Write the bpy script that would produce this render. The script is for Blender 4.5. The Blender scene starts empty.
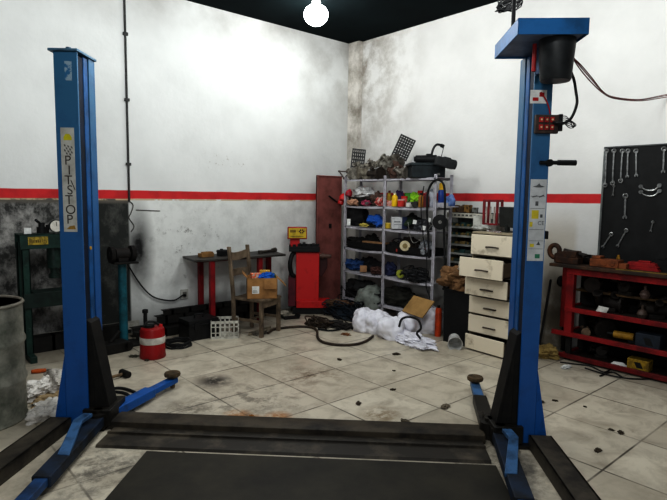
import bpy, bmesh, math, random
from mathutils import Vector, Matrix, noise
C = bpy.context.scene.collection
PI = math.pi
XR, YL, HC = 5.6, 6.06, 3.84          # right wall plane, left wall plane, ceiling height
CAM_H, FOC, PITCH, ROLL, YAW = 1.588, 536.08, 0.09949, 0.01346, 0.71633

# ------------------------------------------------------------------ camera
def cam_axes():
    fw = Vector((math.sin(YAW), math.cos(YAW), 0)); rt = Vector((math.cos(YAW), -math.sin(YAW), 0)); up = Vector((0, 0, 1))
    c, s = math.cos(PITCH), math.sin(PITCH)
    f2 = fw*c - up*s; u2 = fw*s + up*c
    c, s = math.cos(ROLL), math.sin(ROLL)
    return rt*c + u2*s, u2*c - rt*s, f2
RT, UP, FW = cam_axes()
cam = bpy.data.objects.new('camera', bpy.data.cameras.new('camera')); C.objects.link(cam)
m = Matrix((RT, UP, -FW)).transposed().to_4x4(); m.translation = Vector((0, 0, CAM_H)); cam.matrix_world = m
cam.data.sensor_width = 36; cam.data.lens = 36*FOC/667; cam.data.clip_start = .05
bpy.context.scene.camera = cam
def at(px, py, X=None, Y=None, Z=None):
    """the real point of the room seen at a photo position, on one plane of the room"""
    d = FW + RT*((px-333.5)/FOC) + UP*(-(py-250)/FOC)
    t = X/d.x if X is not None else Y/d.y if Y is not None else (Z-CAM_H)/d.z
    return Vector((0, 0, CAM_H)) + d*t

# ------------------------------------------------------------------ materials
def lin(h):
    h = h.lstrip('#'); r = []
    for i in (0, 2, 4):
        c = int(h[i:i+2], 16)/255
        r.append(c/12.92 if c <= .04045 else ((c+.055)/1.055)**2.4)
    return (*r, 1)
class NT:
    """small node-tree writer"""
    def __init__(s, name):
        s.m = bpy.data.materials.new(name); s.m.use_nodes = True; s.t = s.m.node_tree
        s.b = s.t.nodes['Principled BSDF']
        s.co = s.t.nodes.new('ShaderNodeTexCoord').outputs['Object']
    def n(s, kind, **kw):
        o = s.t.nodes.new(kind)
        for k, v in kw.items(): setattr(o, k, v)
        return o
    def put(s, sock, v):
        if hasattr(v, 'links'): s.t.links.new(v, sock)
        elif v is not None: sock.default_value = v
    def math(s, op, a, b=None, c=None, clamp=False):
        o = s.n('ShaderNodeMath', operation=op, use_clamp=clamp)
        for i, v in enumerate((a, b, c)): 
            if v is not None: s.put(o.inputs[i], v)
        return o.outputs[0]
    def noise(s, scale, detail=4, rough=.6, vec=None, dist=0):
        o = s.n('ShaderNodeTexNoise'); s.put(o.inputs['Vector'], vec or s.co)
        o.inputs['Scale'].default_value = scale; o.inputs['Detail'].default_value = detail
        o.inputs['Roughness'].default_value = rough; o.inputs['Distortion'].default_value = dist
        return o.outputs['Fac']
    def scaled(s, v):
        o = s.n('ShaderNodeVectorMath', operation='MULTIPLY'); s.put(o.inputs[0], s.co); o.inputs[1].default_value = v
        return o.outputs[0]
    def ramp(s, x, lo, hi, a=0., b=1.):
        o = s.n('ShaderNodeMapRange', clamp=True); s.put(o.inputs[0], x)
        for i, v in enumerate((lo, hi, a, b)): o.inputs[i+1].default_value = v
        return o.outputs[0]
    def mix(s, f, a, b):
        o = s.n('ShaderNodeMix', data_type='RGBA'); s.put(o.inputs[0], f); s.put(o.inputs[6], a); s.put(o.inputs[7], b)
        return o.outputs[2]
    def xyz(s):
        o = s.n('ShaderNodeSeparateXYZ'); s.put(o.inputs[0], s.co); return o.outputs
    def near(s, c, r0, r1, sq=(1, 1, 1)):
        """1 inside r0 of c, 0 beyond r1"""
        o = s.n('ShaderNodeVectorMath', operation='SUBTRACT'); s.put(o.inputs[0], s.co); o.inputs[1].default_value = c
        q = s.n('ShaderNodeVectorMath', operation='MULTIPLY'); s.put(q.inputs[0], o.outputs[0]); q.inputs[1].default_value = sq
        l = s.n('ShaderNodeVectorMath', operation='LENGTH'); s.put(l.inputs[0], q.outputs[0])
        return s.ramp(l.outputs['Value'], r0, r1, 1, 0)
    def band(s, x, lo, hi, soft):
        return s.math('MULTIPLY', s.ramp(x, lo-soft, lo+soft), s.ramp(x, hi-soft, hi+soft, 1, 0))
    def bump(s, h, strength=.2, dist=.01):
        o = s.n('ShaderNodeBump'); o.inputs['Strength'].default_value = strength; o.inputs['Distance'].default_value = dist
        s.put(o.inputs['Height'], h); s.put(s.b.inputs['Normal'], o.outputs[0])
_mats = {}
def M(col, col2=None, scale=9., lo=.42, hi=.68, rough=.6, metal=0., rough2=None, bump=0., trans=0., alpha=1., emit=0.):
    """painted, dirty or worn stuff: col with patches of col2"""
    key = (col, col2, scale, lo, hi, rough, metal, bump, trans, alpha, emit)
    if key in _mats: return _mats[key]
    t = NT('paint_' + col.strip('#')); b = t.b; b.inputs['Specular IOR Level'].default_value = .28
    b.inputs['Roughness'].default_value = rough; b.inputs['Metallic'].default_value = metal
    if col2 is None:
        c = lin(col); col2c = tuple(x*.72 for x in c[:3]) + (1,); lo, hi = .4, .8
    else: col2c = lin(col2)
    f = t.ramp(t.noise(scale, 5, .65), lo, hi)
    t.put(b.inputs['Base Color'], t.mix(f, lin(col), col2c))
    if bump: t.bump(t.noise(scale*3, 5, .7), bump, .01)
    if trans: b.inputs['Transmission Weight'].default_value = trans
    if alpha < 1: b.inputs['Alpha'].default_value = alpha
    if emit:
        b.inputs['Emission Color'].default_value = lin(col); b.inputs['Emission Strength'].default_value = emit
    _mats[key] = t.m
    return t.m

# ------------------------------------------------------------------ mesh writer
class MB:
    def __init__(s): s.v = []; s.f = []; s.mi = []; s.cur = 0; s.T = Matrix.Identity(4)
    def add(s, vs, fs):
        b = len(s.v); s.v += [tuple(s.T @ Vector(p)) for p in vs]
        s.f += [[b+i for i in f] for f in fs]; s.mi += [s.cur]*len(fs); return s
    def at(s, loc=(0, 0, 0), rz=0, rx=0, ry=0):
        s.T = Matrix.Translation(loc) @ Matrix.Rotation(rz, 4, 'Z') @ Matrix.Rotation(ry, 4, 'Y') @ Matrix.Rotation(rx, 4, 'X'); return s
    def mat(s, i): s.cur = i; return s
    def box(s, x0, x1, y0, y1, z0, z1):
        v = [(x, y, z) for z in (z0, z1) for y in (y0, y1) for x in (x0, x1)]
        return s.add(v, [(0, 2, 3, 1), (4, 5, 7, 6), (0, 1, 5, 4), (2, 6, 7, 3), (0, 4, 6, 2), (1, 3, 7, 5)])
    def cyl(s, p0, p1, r0, r1=None, n=16):
        p0, p1 = Vector(p0), Vector(p1); r1 = r0 if r1 is None else r1
        q = (p1-p0).to_track_quat('Z', 'Y'); v = []
        for p, r in ((p0, r0), (p1, r1)):
            v += [p + q @ Vector((r*math.cos(2*PI*k/n), r*math.sin(2*PI*k/n), 0)) for k in range(n)]
        return s.add(v, [(k, (k+1) % n, n+(k+1) % n, n+k) for k in range(n)] + [tuple(range(n))[::-1], tuple(range(n, 2*n))])
    def tube(s, pts, r, n=8, closed=False):
        P = [Vector(p) for p in pts]; N = len(P); v = []; prev = None
        for i, p in enumerate(P):
            a = P[(i-1) % N] if closed or i else p; b = P[(i+1) % N] if closed or i < N-1 else p
            t = (b-a).normalized() if (b-a).length > 1e-9 else Vector((0, 0, 1))
            if prev is None:
                x = t.orthogonal().normalized()
            else:
                x = prev - t*prev.dot(t); x = x.normalized() if x.length > 1e-6 else t.orthogonal().normalized()
            prev = x; y = t.cross(x)
            rr = r[i] if isinstance(r, (list, tuple)) else r
            v += [p + (x*math.cos(2*PI*k/n) + y*math.sin(2*PI*k/n))*rr for k in range(n)]
        f = [(i*n+k, i*n+(k+1) % n, ((i+1) % N)*n+(k+1) % n, ((i+1) % N)*n+k) for i in range(N if closed else N-1) for k in range(n)]
        if not closed: f += [tuple(range(n))[::-1], tuple(range((N-1)*n, N*n))]
        return s.add(v, f)
    def lathe(s, prof, n=24, c=(0, 0, 0)):
        v = []; f = []; c = Vector(c)
        for r, z in prof: v += [c + Vector((r*math.cos(2*PI*k/n), r*math.sin(2*PI*k/n), z)) for k in range(n)]
        for i in range(len(prof)-1):
            f += [(i*n+k, i*n+(k+1) % n, (i+1)*n+(k+1) % n, (i+1)*n+k) for k in range(n)]
        if prof[0][0] > 1e-4: f.append(tuple(range(n))[::-1])
        if prof[-1][0] > 1e-4: f.append(tuple(range((len(prof)-1)*n, len(prof)*n)))
        return s.add(v, f)
    def prism(s, poly, d0, d1, axis='y'):
        n = len(poly)
        put = {'y': lambda a, b, d: (a, d, b), 'x': lambda a, b, d: (d, a, b), 'z': lambda a, b, d: (a, b, d)}[axis]
        v = [put(a, b, d0) for a, b in poly] + [put(a, b, d1) for a, b in poly]
        return s.add(v, [tuple(range(n)), tuple(range(2*n-1, n-1, -1))] + [(k, n+k, n+(k+1) % n, (k+1) % n) for k in range(n)])
    def blob(s, c, size, amp=.25, freq=2., seed=0, sub=4, floor=None, octv=3):
        bm = bmesh.new(); bmesh.ops.create_icosphere(bm, subdivisions=sub, radius=1)
        off = Vector((seed*7.3, seed*3.1, seed*1.7)); c = Vector(c); vs = []
        for p in bm.verts:
            d = noise.fractal(p.co*freq + off, 1., 2., octv)
            q = p.co*(1 + amp*d); q = Vector((q.x*size[0], q.y*size[1], q.z*size[2])) + c
            if floor is not None and q.z < floor: q.z = floor + (q.z-floor)*.02
            vs.append(q)
        fs = [[w.index for w in f.verts] for f in bm.faces]; bm.free()
        return s.add(vs, fs)
    def build(s, name, mats, parent=None, bevel=0., loc=None, rz=0., rx=0., ry=0., sharp=40):
        me = bpy.data.meshes.new(name); me.from_pydata(s.v, [], s.f)
        bm = bmesh.new(); bm.from_mesh(me); bmesh.ops.recalc_face_normals(bm, faces=bm.faces)
        for f in bm.faces: f.smooth = True
        for e in bm.edges:
            e.smooth = len(e.link_faces) == 2 and e.calc_face_angle(PI) < math.radians(sharp)
        bm.to_mesh(me); bm.free()
        mats = mats if isinstance(mats, (list, tuple)) else [mats]
        for k in mats: me.materials.append(k)
        if len(mats) > 1: me.polygons.foreach_set('material_index', s.mi)
        o = bpy.data.objects.new(name, me); C.objects.link(o)
        if parent is not None: o.parent = parent
        if loc is not None: o.location = loc
        o.rotation_euler = (rx, ry, rz)
        if bevel:
            b = o.modifiers.new('bevel', 'BEVEL'); b.width = bevel; b.segments = 2; b.limit_method = 'ANGLE'; b.angle_limit = .9
        return o
_glyph = {}
def glyphs(txt, size, thick=0.):
    k = (txt, size)
    if k not in _glyph:
        cu = bpy.data.curves.new('lettering', 'FONT'); cu.body = txt; cu.size = size; cu.align_x = 'CENTER'; cu.align_y = 'CENTER'
        o = bpy.data.objects.new('lettering', cu); C.objects.link(o); bpy.context.view_layer.update()
        me = bpy.data.meshes.new_from_object(o.evaluated_get(bpy.context.evaluated_depsgraph_get()))
        _glyph[k] = ([tuple(v.co) for v in me.vertices], [tuple(p.vertices) for p in me.polygons])
        bpy.data.objects.remove(o); bpy.data.curves.remove(cu); bpy.data.meshes.remove(me)
    return _glyph[k]
def write(mb, txt, size, x, z, y, bold=0.):
    """lettering lying in the local xz plane, read from -y"""
    v, f = glyphs(txt, size); T = mb.T
    mb.T = T @ Matrix.Translation((x, y, z)) @ Matrix.Rotation(PI/2, 4, 'X'); mb.add(v, f); mb.T = T
def tag(o, label=None, cat=None, group=None, kind=None):
    for k, v in (('label', label), ('category', cat), ('group', group), ('kind', kind)):
        if v: o[k] = v
    return o
def thing(name, label, cat, loc=(0, 0, 0), rz=0., group=None, rx=0., ry=0.):
    o = bpy.data.objects.new(name, None); C.objects.link(o); o.empty_display_size = .1
    o.location = loc; o.rotation_euler = (rx, ry, rz)
    return tag(o, label, cat, group)
def solo(name, mb, mats, label, cat, loc=(0, 0, 0), rz=0., group=None, bevel=0., rx=0., ry=0., kind=None):
    return tag(mb.build(name, mats, None, bevel, loc, rz, rx, ry), label, cat, group, kind)
def copy_tree(o, label=None, loc=None, rz=None):
    c = o.copy(); C.objects.link(c)
    for ch in list(o.children):
        d = ch.copy(); C.objects.link(d); d.parent = c
        for g in list(ch.children):
            e = g.copy(); C.objects.link(e); e.parent = d
    if label: c['label'] = label
    if loc is not None: c.location = loc
    if rz is not None: c.rotation_euler.z = rz
    return c
def arc(c, r, a0, a1, n, plane='xy', ell=1.):
    out = []
    for k in range(n+1):
        a = a0 + (a1-a0)*k/n; u, w = r*math.cos(a), r*ell*math.sin(a)
        out.append({'xy': (c[0]+u, c[1]+w, c[2]), 'xz': (c[0]+u, c[1], c[2]+w), 'yz': (c[0], c[1]+u, c[2]+w)}[plane])
    return out
def smooth(pts, k=6):
    """Catmull-Rom through the points"""
    P = [Vector(p) for p in pts]; P = [P[0]*2-P[1]] + P + [P[-1]*2-P[-2]]; out = []
    for i in range(1, len(P)-2):
        a, b, c, d = P[i-1:i+3]
        for j in range(k):
            t = j/k
            out.append(.5*((2*b) + (c-a)*t + (2*a-5*b+4*c-d)*t*t + (3*b-a-3*c+d)*t**3))
    return out + [P[-2]]

# common finishes
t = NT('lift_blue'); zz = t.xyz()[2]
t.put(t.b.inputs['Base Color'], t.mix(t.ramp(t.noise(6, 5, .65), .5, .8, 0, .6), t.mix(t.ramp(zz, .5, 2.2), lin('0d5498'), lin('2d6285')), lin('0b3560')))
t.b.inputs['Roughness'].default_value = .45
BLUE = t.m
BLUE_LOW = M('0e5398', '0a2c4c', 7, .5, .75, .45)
BLUE_PALE = M('3f658c', '1e3248', 9, .45, .7, .5)
BLACK = M('0a0b0c', '141516', 14, rough=.55)
SOOT = M('0e0d0b', '1d1a16', 12, rough=.7)
OILY = M('1f1c17', '0b0a08', 7, .4, .7, .45)
RED = M('a3191c', '5d1012', 7, .5, .75, .45)
REDH = M('b82222', '7d1414', 6, .55, .8, .4)
STEEL = M('8d8d8c', '5f5d5a', 11, rough=.42, metal=.6)
CHROME = M('a5a6a5', '6e6e6c', 20, rough=.32, metal=.8)
GREY = M('8a8a86', '5d5b57', 12, rough=.6)
CAST = M('7d7970', '413c35', 15, .4, .62, .6, .3, bump=.3)
WHITE = M('d9d9d6', 'aeb0ae', 8, rough=.6)
CARD = M('9b7448', '7a5834', 7, rough=.8)
RUBBER = M('0f1011', '1a1a1b', 20, rough=.65)
RUST = M('5a3a2a', '2a1d17', 16, .4, .65, .8, bump=.3)
GREEN_D = M('1f3b33', '10201c', 9, .4, .7, .5)
# ================================================================== the room
def structure(name, mb, mat):
    return tag(mb.build(name, mat), kind='structure')
# floor: 60 cm marbled tiles laid square to the walls
t = NT('floor_tiles'); x, y, z = t.xyz()
def line(c, off, w):
    f = t.math('FRACT', t.math('ADD', t.math('DIVIDE', t.math('SUBTRACT', c, off), .6), .5))
    return t.ramp(t.math('ABSOLUTE', t.math('SUBTRACT', f, .5)), w*.5/.6, w*1.3/.6, 1, 0)
grout = t.math('MAXIMUM', line(x, 1.3993, .007), line(y, 4.8267, .007))
wn = t.n('ShaderNodeTexWhiteNoise', noise_dimensions='3D')
cell = t.n('ShaderNodeCombineXYZ')
t.put(cell.inputs[0], t.math('FLOOR', t.math('DIVIDE', t.math('SUBTRACT', x, 1.3993), .6)))
t.put(cell.inputs[1], t.math('FLOOR', t.math('DIVIDE', t.math('SUBTRACT', y, 4.8267), .6)))
t.put(wn.inputs['Vector'], cell.outputs[0])
base = t.mix(wn.outputs['Value'], lin('c5bdac'), lin('b4ab9a'))
base = t.mix(t.ramp(t.noise(5, 6, .65, dist=.6), .45, .75), base, lin('999080'))
base = t.mix(t.math('MULTIPLY', t.ramp(t.noise(1.1, 7, .72), .52, .78), .5), base, lin('6e6452'))
base = t.mix(t.math('MULTIPLY', t.ramp(t.noise(26, 4, .7), .66, .74), .7), base, lin('3a342a'))
n1 = t.noise(7, 6, .75)
def spill(col, c, r0, r1, sq=(1, 1, 1), k=1., thr=(.45, .6)):
    global base
    base = t.mix(t.math('MULTIPLY', t.math('MULTIPLY', t.near(c, r0, r1, sq), t.ramp(n1, *thr)), k), base, lin(col))
for px, py, r in ((237, 415, .1), (252, 419, .08), (278, 417, .1)):
    spill('9a6420', at(px, py, Z=0), r*.4, r, (.8, .8, 1), .9, (.35, .5))
spill('6f5730', at(380, 415, Z=0), .06, .2, (1, 1, 1), .8, (.4, .55))
spill('2b2721', at(214, 381, Z=0), .05, .2, (1, 1, 1), .95, (.36, .5))
spill('5a5144', at(185, 410, Z=0), .05, .3, (1, 1, 1), .8, (.4, .6))
spill('5e4a30', at(310, 375, Z=0), .05, .4, (1, 1, 1), .7, (.46, .6))
spill('4a4438', at(250, 400, Z=0), .1, .6, (1, 1, 1), .6, (.48, .6))
spill('2a2620', at(100, 470, Z=0), .1, .55, (1, 1, 1), .7, (.45, .6))
spill('2a2620', at(505, 470, Z=0), .1, .5, (1, 1, 1), .8, (.4, .6))
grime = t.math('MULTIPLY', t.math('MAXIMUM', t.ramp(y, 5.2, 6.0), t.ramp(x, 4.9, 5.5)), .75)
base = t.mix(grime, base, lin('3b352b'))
base = t.mix(t.math('MULTIPLY', grout, t.ramp(t.noise(2, 4), .35, .62, .25, .9)), base, lin('30281c'))
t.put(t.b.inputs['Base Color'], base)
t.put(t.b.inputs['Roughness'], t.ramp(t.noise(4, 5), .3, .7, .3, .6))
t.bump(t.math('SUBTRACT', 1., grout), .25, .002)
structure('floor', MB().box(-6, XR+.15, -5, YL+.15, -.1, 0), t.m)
# left wall: white plaster over old dark paint, red stripe
t = NT('wall_paint_left'); x, y, z = t.xyz()
col = t.mix(t.ramp(t.noise(.9, 5, .6), .4, .75), lin('d3d4d2'), lin('c2c3c1'))
damp = t.math('MULTIPLY', t.ramp(x, 3.6, 5.4), t.ramp(z, 2.2, 3.5))
col = t.mix(t.math('MULTIPLY', damp, t.ramp(t.noise(1.6, 6, .65), .42, .65, 0, .7)), col, lin('97948e'))
col = t.mix(t.math('MULTIPLY', t.ramp(z, 3.3, 3.8), t.ramp(t.noise(2.2, 5, .6), .3, .65, .1, .6)), col, lin('8e8b86'))
col = t.mix(t.math('MULTIPLY', t.near((3.5, YL, 2.0), .1, .45, (1, 1, 2.5)), t.ramp(t.noise(16, 5, .8), .6, .68)), col, lin('6d5a44'))
lower = t.ramp(z, 1.53, 1.545, 1, 0)
low = t.mix(t.ramp(t.noise(4, 6, .7), .45, .7), lin('d4d5d2'), lin('bfc0bd'))
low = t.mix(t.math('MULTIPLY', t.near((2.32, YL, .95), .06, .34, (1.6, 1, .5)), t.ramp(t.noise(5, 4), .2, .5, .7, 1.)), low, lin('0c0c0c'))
low = t.mix(t.math('MULTIPLY', t.near((2.95, YL, .95), .2, .6), t.ramp(t.noise(11, 6, .8), .58, .66, 0, .7)), low, lin('55504a'))
low = t.mix(t.math('MULTIPLY', t.ramp(z, .05, .4, 1, 0), .7), low, lin('4a4742'))
mott = t.noise(5.5, 8, .72, t.scaled((1.2, 1, .9)), .1)
dk = t.mix(t.ramp(mott, .4, .6), lin('2e2e2c'), lin('9b9995'))
dk = t.mix(t.ramp(x, 1.55, 1.85), dk, t.mix(t.ramp(mott, .5, .8), lin('1c1f1c'), lin('5c5c57')))
dk = t.mix(t.ramp(z, 1.47, 1.5), dk, lin('5d5850'))
low = t.mix(t.ramp(x, 2.21, 2.23, 1, 0), low, dk)
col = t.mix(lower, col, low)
red = t.mix(t.ramp(t.noise(6, 5), .45, .75), lin('c2282b'), lin('a61f23'))
stripe = t.math('MULTIPLY', t.band(t.math('ADD', z, t.math('MULTIPLY', t.noise(3, 3), .012)), 1.538, 1.632, .004), 1.)
edge = t.math('MULTIPLY', t.band(z, 1.515, 1.532, .004), t.ramp(t.noise(9, 4), .4, .5))
col = t.mix(edge, col, lin('b8a486'))
col = t.mix(stripe, col, red)
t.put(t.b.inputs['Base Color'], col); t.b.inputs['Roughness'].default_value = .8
t.bump(t.noise(7, 5, .6), .25, .02)
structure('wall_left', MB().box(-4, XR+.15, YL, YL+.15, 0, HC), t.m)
# right wall
t = NT('wall_paint_right'); x, y, z = t.xyz()
col = t.mix(t.ramp(t.noise(.9, 5, .6), .4, .75), lin('d6d5d2'), lin('c6c5c2'))
damp = t.math('MULTIPLY', t.ramp(y, 4.6, 5.9), t.ramp(z, 1.9, 3.4, .3, 1.))
col = t.mix(t.math('MULTIPLY', damp, t.ramp(t.noise(2.2, 7, .7), .42, .6)), col, lin('8d867c'))
col = t.mix(t.math('MULTIPLY', t.ramp(z, 1.4, .3), .55), col, lin('8f8b84'))
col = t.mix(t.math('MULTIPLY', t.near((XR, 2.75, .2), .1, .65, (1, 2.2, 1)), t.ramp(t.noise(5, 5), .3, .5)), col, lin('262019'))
col = t.mix(t.math('MULTIPLY', t.band(y, 2.56, 2.9, .03), t.ramp(z, 1.5, 1.2, .0, .45)), col, lin('a79a82'))
red = t.mix(t.ramp(t.noise(6, 5), .45, .75), lin('c2282b'), lin('a61f23'))
col = t.mix(t.band(t.math('ADD', z, t.math('MULTIPLY', t.noise(3, 3), .012)), 1.558, 1.655, .004), col, red)
t.put(t.b.inputs['Base Color'], col); t.b.inputs['Roughness'].default_value = .8
t.bump(t.noise(7, 5, .6), .25, .02)
structure('wall_right', MB().box(XR, XR+.15, -4, YL, 0, HC), t.m)
# corner pier with damp plaster
t = NT('corner_plaster'); x, y, z = t.xyz()
col = t.mix(t.math('MULTIPLY', t.ramp(t.noise(2.5, 7, .7), .38, .6), t.ramp(z, 1.2, 2.6)), lin('cfcbc4'), lin('8b857b'))
t.put(t.b.inputs['Base Color'], col); t.b.inputs['Roughness'].default_value = .85; t.bump(t.noise(9, 6), .4, .02)
structure('trim_1', MB().box(5.52, XR, 5.84, YL, 0, HC), t.m)
t = NT('ceiling_paint')
t.put(t.b.inputs['Base Color'], t.mix(t.ramp(t.noise(1.5, 4), .35, .7), lin('0a1113'), lin('101a1c'))); t.b.inputs['Roughness'].default_value = .9; t.b.inputs['Specular IOR Level'].default_value = .05
structure('ceiling', MB().box(-6, XR+.15, -5, YL+.15, HC, HC+.1), t.m)
structure('baseboard_left', MB().box(.4, 2.3, YL-.03, YL, .05, .14), M('a7a59c', '5b5850', 8, .4, .7, .8))

# ------------------------------------------------------------------ light
bulb = at(316, 17, Z=3.66)
lamp = thing('ceiling_lamp', 'round bright white lamp glowing under the dark ceiling', 'lamp', (bulb.x, bulb.y, 3.56))
MB().lathe([(.001, .0), (.05, .009), (.09, .03), (.12, .06), (.138, .1), (.138, .15), (.12, .19), (.08, .22), (.001, .225)], 32).build('lamp_diffuser', M('ffffff', 'ffffff', emit=14.), lamp)
MB().lathe([(.05, .22), (.055, .24), (.055, .28)], 20).build('lamp_socket', WHITE, lamp)
def light(name, kind, loc, power, color=(1, 1, 1), target=None, **kw):
    l = bpy.data.lights.new(name, kind); l.energy = power; l.color = color
    for k, v in kw.items(): setattr(l, k, v)
    o = bpy.data.objects.new(name, l); C.objects.link(o); o.location = loc
    if target is not None: o.rotation_euler = (Vector(target)-Vector(loc)).to_track_quat('-Z', 'Y').to_euler()
    return o
light('lamp_light', 'POINT', (bulb.x, bulb.y, 3.38), 20, (.97, 1, 1), shadow_soft_size=.12)
for k, (lx, ly, pw) in enumerate(((1.6, 3.6, 62), (3.4, 1.6, 62), (.2, .6, 100), (3.3, 3.5, 40))): light('ceiling_and_fill_light', 'POINT', (lx, ly, 3.45), pw*1.2, (.97, 1, 1), shadow_soft_size=.25)  # last point is an unseen fill, added to brighten the low corner walls
light('entrance_daylight', 'AREA', (-2.6, -3.0, 2.2), 60, (.95, .98, 1), (2.5, 3, 1.2), shape='RECTANGLE', size=5, size_y=3)
w = bpy.data.worlds.new('world'); bpy.context.scene.world = w; w.use_nodes = True
w.node_tree.nodes['Background'].inputs[0].default_value = (.85, .93, 1, 1); w.node_tree.nodes['Background'].inputs[1].default_value = .05
bpy.context.scene.view_settings.view_transform = 'Standard'
bpy.context.scene.view_settings.look = 'None'
bpy.context.scene.view_settings.exposure = .8
bpy.context.scene.view_settings.gamma = .78
# ================================================================== the two-post lift (its own axes: x from post to post, y away from the camera)
LA = math.radians(-44.3); LO = Vector((.945, 3.816, 0))
LU = Vector((math.cos(LA), math.sin(LA), 0)); LV = Vector((-math.sin(LA), math.cos(LA), 0))
def lift(x, y, z=0): return LO + LU*x + LV*y + Vector((0, 0, z))
LC = LA + math.radians(4)                                       # the posts stand turned a little on their bases
def unturn(x, y): c, s = math.cos(LA-LC), math.sin(LA-LC); return x*c-y*s, x*s+y*c
def column(label, loc, s, W, lean):
    """s = +1: the post opens towards local +x, -1: towards -x; x is measured from the outer face"""
    r = thing('lift_post', label, 'car lift post', loc, LC)
    def bx(mb, x0, x1, y0, y1, z0, z1): mb.box(min(s*x0, s*x1), max(s*x0, s*x1), y0, y1, z0, z1)
    Z1 = 2.48
    tilt = Matrix.Shear('XY', 4, (lean, 0)) 
    mb = MB(); mb.T = tilt
    D = .26
    bx(mb, 0, W, 0, .014, .02, Z1); bx(mb, 0, .012, .014, D-.015, .02, Z1); bx(mb, 0, W, D-.015, D, .02, Z1)
    bx(mb, W-.012, W, .17, D-.015, .02, Z1)
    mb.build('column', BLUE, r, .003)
    mb = MB(); mb.T = tilt
    bx(mb, W-.075, W-.008, .03, .165, .03, Z1-.02)
    mb.build('inner_channel', M('0a1c34', '060e1a', 8, rough=.6), r)
    mb = MB(); mb.T = tilt
    bx(mb, W-.03, W-.002, .095, .15, .03, Z1-.01)
    mb.build('guide_rail', M('1f5c95', '123f66', 6, rough=.45), r, .003)
    # carriage with its black triangular guard
    mb = MB()
    mb.prism([(s*(W-.02), .1), (s*(W-.02), .75), (s*(W+.022), .72), (s*(W+.135), .1)][::s], .03, .17)
    mb.prism([(s*(W+.03), .14), (s*(W+.03), .62), (s*(W+.11), .14)][::s], .022, .03)
    mb.build('carriage_guard', SOOT, r, .004)
    mb = MB(); bx(mb, W-.03, W+.16, -.03, .24, .024, .14); mb.build('carriage', OILY, r, .006)
    # base
    mb = MB(); bx(mb, -.06, W+.12, -.05, .3, 0, .022)
    for X, Y in ((-.04, -.03), (-.04, .27), (.2, .27)): mb.cyl((s*X, Y, .02), (s*X, Y, .045), .014, n=6)
    mb.build('base_plate', OILY, r, .003)
    for y0 in (0., .19):
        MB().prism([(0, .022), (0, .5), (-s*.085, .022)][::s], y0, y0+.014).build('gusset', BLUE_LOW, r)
    mb = MB(); mb.T = Matrix.Rotation(LA-LC, 4, 'Z'); bx(mb, -.1, .045, -1.05, -.02, 0, .02); bx(mb, -.1, -.085, -1.05, -.02, .02, .085); bx(mb, .03, .045, -1.05, -.02, .02, .085); bx(mb, -.1, .045, -1.05, -.02, .07, .085)
    mb.build('base_beam', M('453f35', '1f1b16', 6, .4, .66, .6), r, .003)
    return r
def arm(r, px, py, ex, ey, blue, tip, s):
    """swing arm from its pivot to the pad"""
    px, py = unturn(px, py); ex, ey = unturn(ex, ey)
    d = Vector((ex-px, ey-py, 0)); L = d.length; a = math.atan2(d.y, d.x)
    o = thing('swing_arm', None, None); o.parent = r; o.location = (px, py, -.05); o.rotation_euler.z = a
    MB().lathe([(.06, .07), (.06, .165), (.03, .17), (.03, .19), (.001, .19)], 20).build('pivot_pin', OILY, o)
    MB().box(-.02, L*.62, -.05, .05, .085, .15).build('outer_tube', blue, o, .006)
    MB().box(L*.3, L+.03, -.036, .036, .095, .14).build('inner_tube', tip, o, .006)
    if abs(ey) < 1.2 and ey > 0:
        MB().cyl((L, 0, .06), (L, 0, .165), .02).lathe([(.05, .15), (.062, .157), (.066, .172), (.06, .186), (.001, .188)], 24, (L, 0, 0)).build('lift_pad', M('5d4d38', '2c241a', 20, rough=.85), o)
left = column('blue lift post with vertical white sticker, beside the metal drum', lift(0, 0), 1, .15, 0)
right = column('blue lift post with motor box on top, in front of white drawers', lift(3.11, 0), -1, .113, 0)
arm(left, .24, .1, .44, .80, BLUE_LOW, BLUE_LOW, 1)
DIRTY_BLUE = M('1b2a3e', '15181c', 8, .4, .62, .6)
arm(left, .22, .0, .37, -1.28, DIRTY_BLUE, M('1d4470', '0f1c2e', 7, rough=.5), 1)
arm(right, -.27, .1, -.19, .94, OILY, BLUE_PALE, -1)
arm(right, -.22, .0, -.34, -1.28, DIRTY_BLUE, M('1d4470', '0f1c2e', 7, rough=.5), -1)
# sloping pale links over the front arms
for r, s in ((left, 1), (right, -1)):
    mb = MB(); mb.T = Matrix.Rotation(LA-LC, 4, 'Z')
    q = [(.175, -.1, .155), (.235, -.1, .155), (.22, -.2, .15), (.16, -.2, .15), (.335, -.56, .105), (.265, -.56, .105)]
    top = [Vector((s*x, y, z)) for x, y, z in (q[0], q[1], q[2], q[4], q[5], q[3])]
    bot = [v - Vector((0, 0, .025)) for v in top]
    mb.add(top+bot, [(0, 1, 2, 5), (5, 2, 3, 4), (6, 11, 8, 7), (11, 10, 9, 8)] + [(k, (k+1) % 6, 6+(k+1) % 6, 6+k) for k in range(6)])
    mb.build('arm_link', BLUE_PALE, r, .003)
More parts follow.
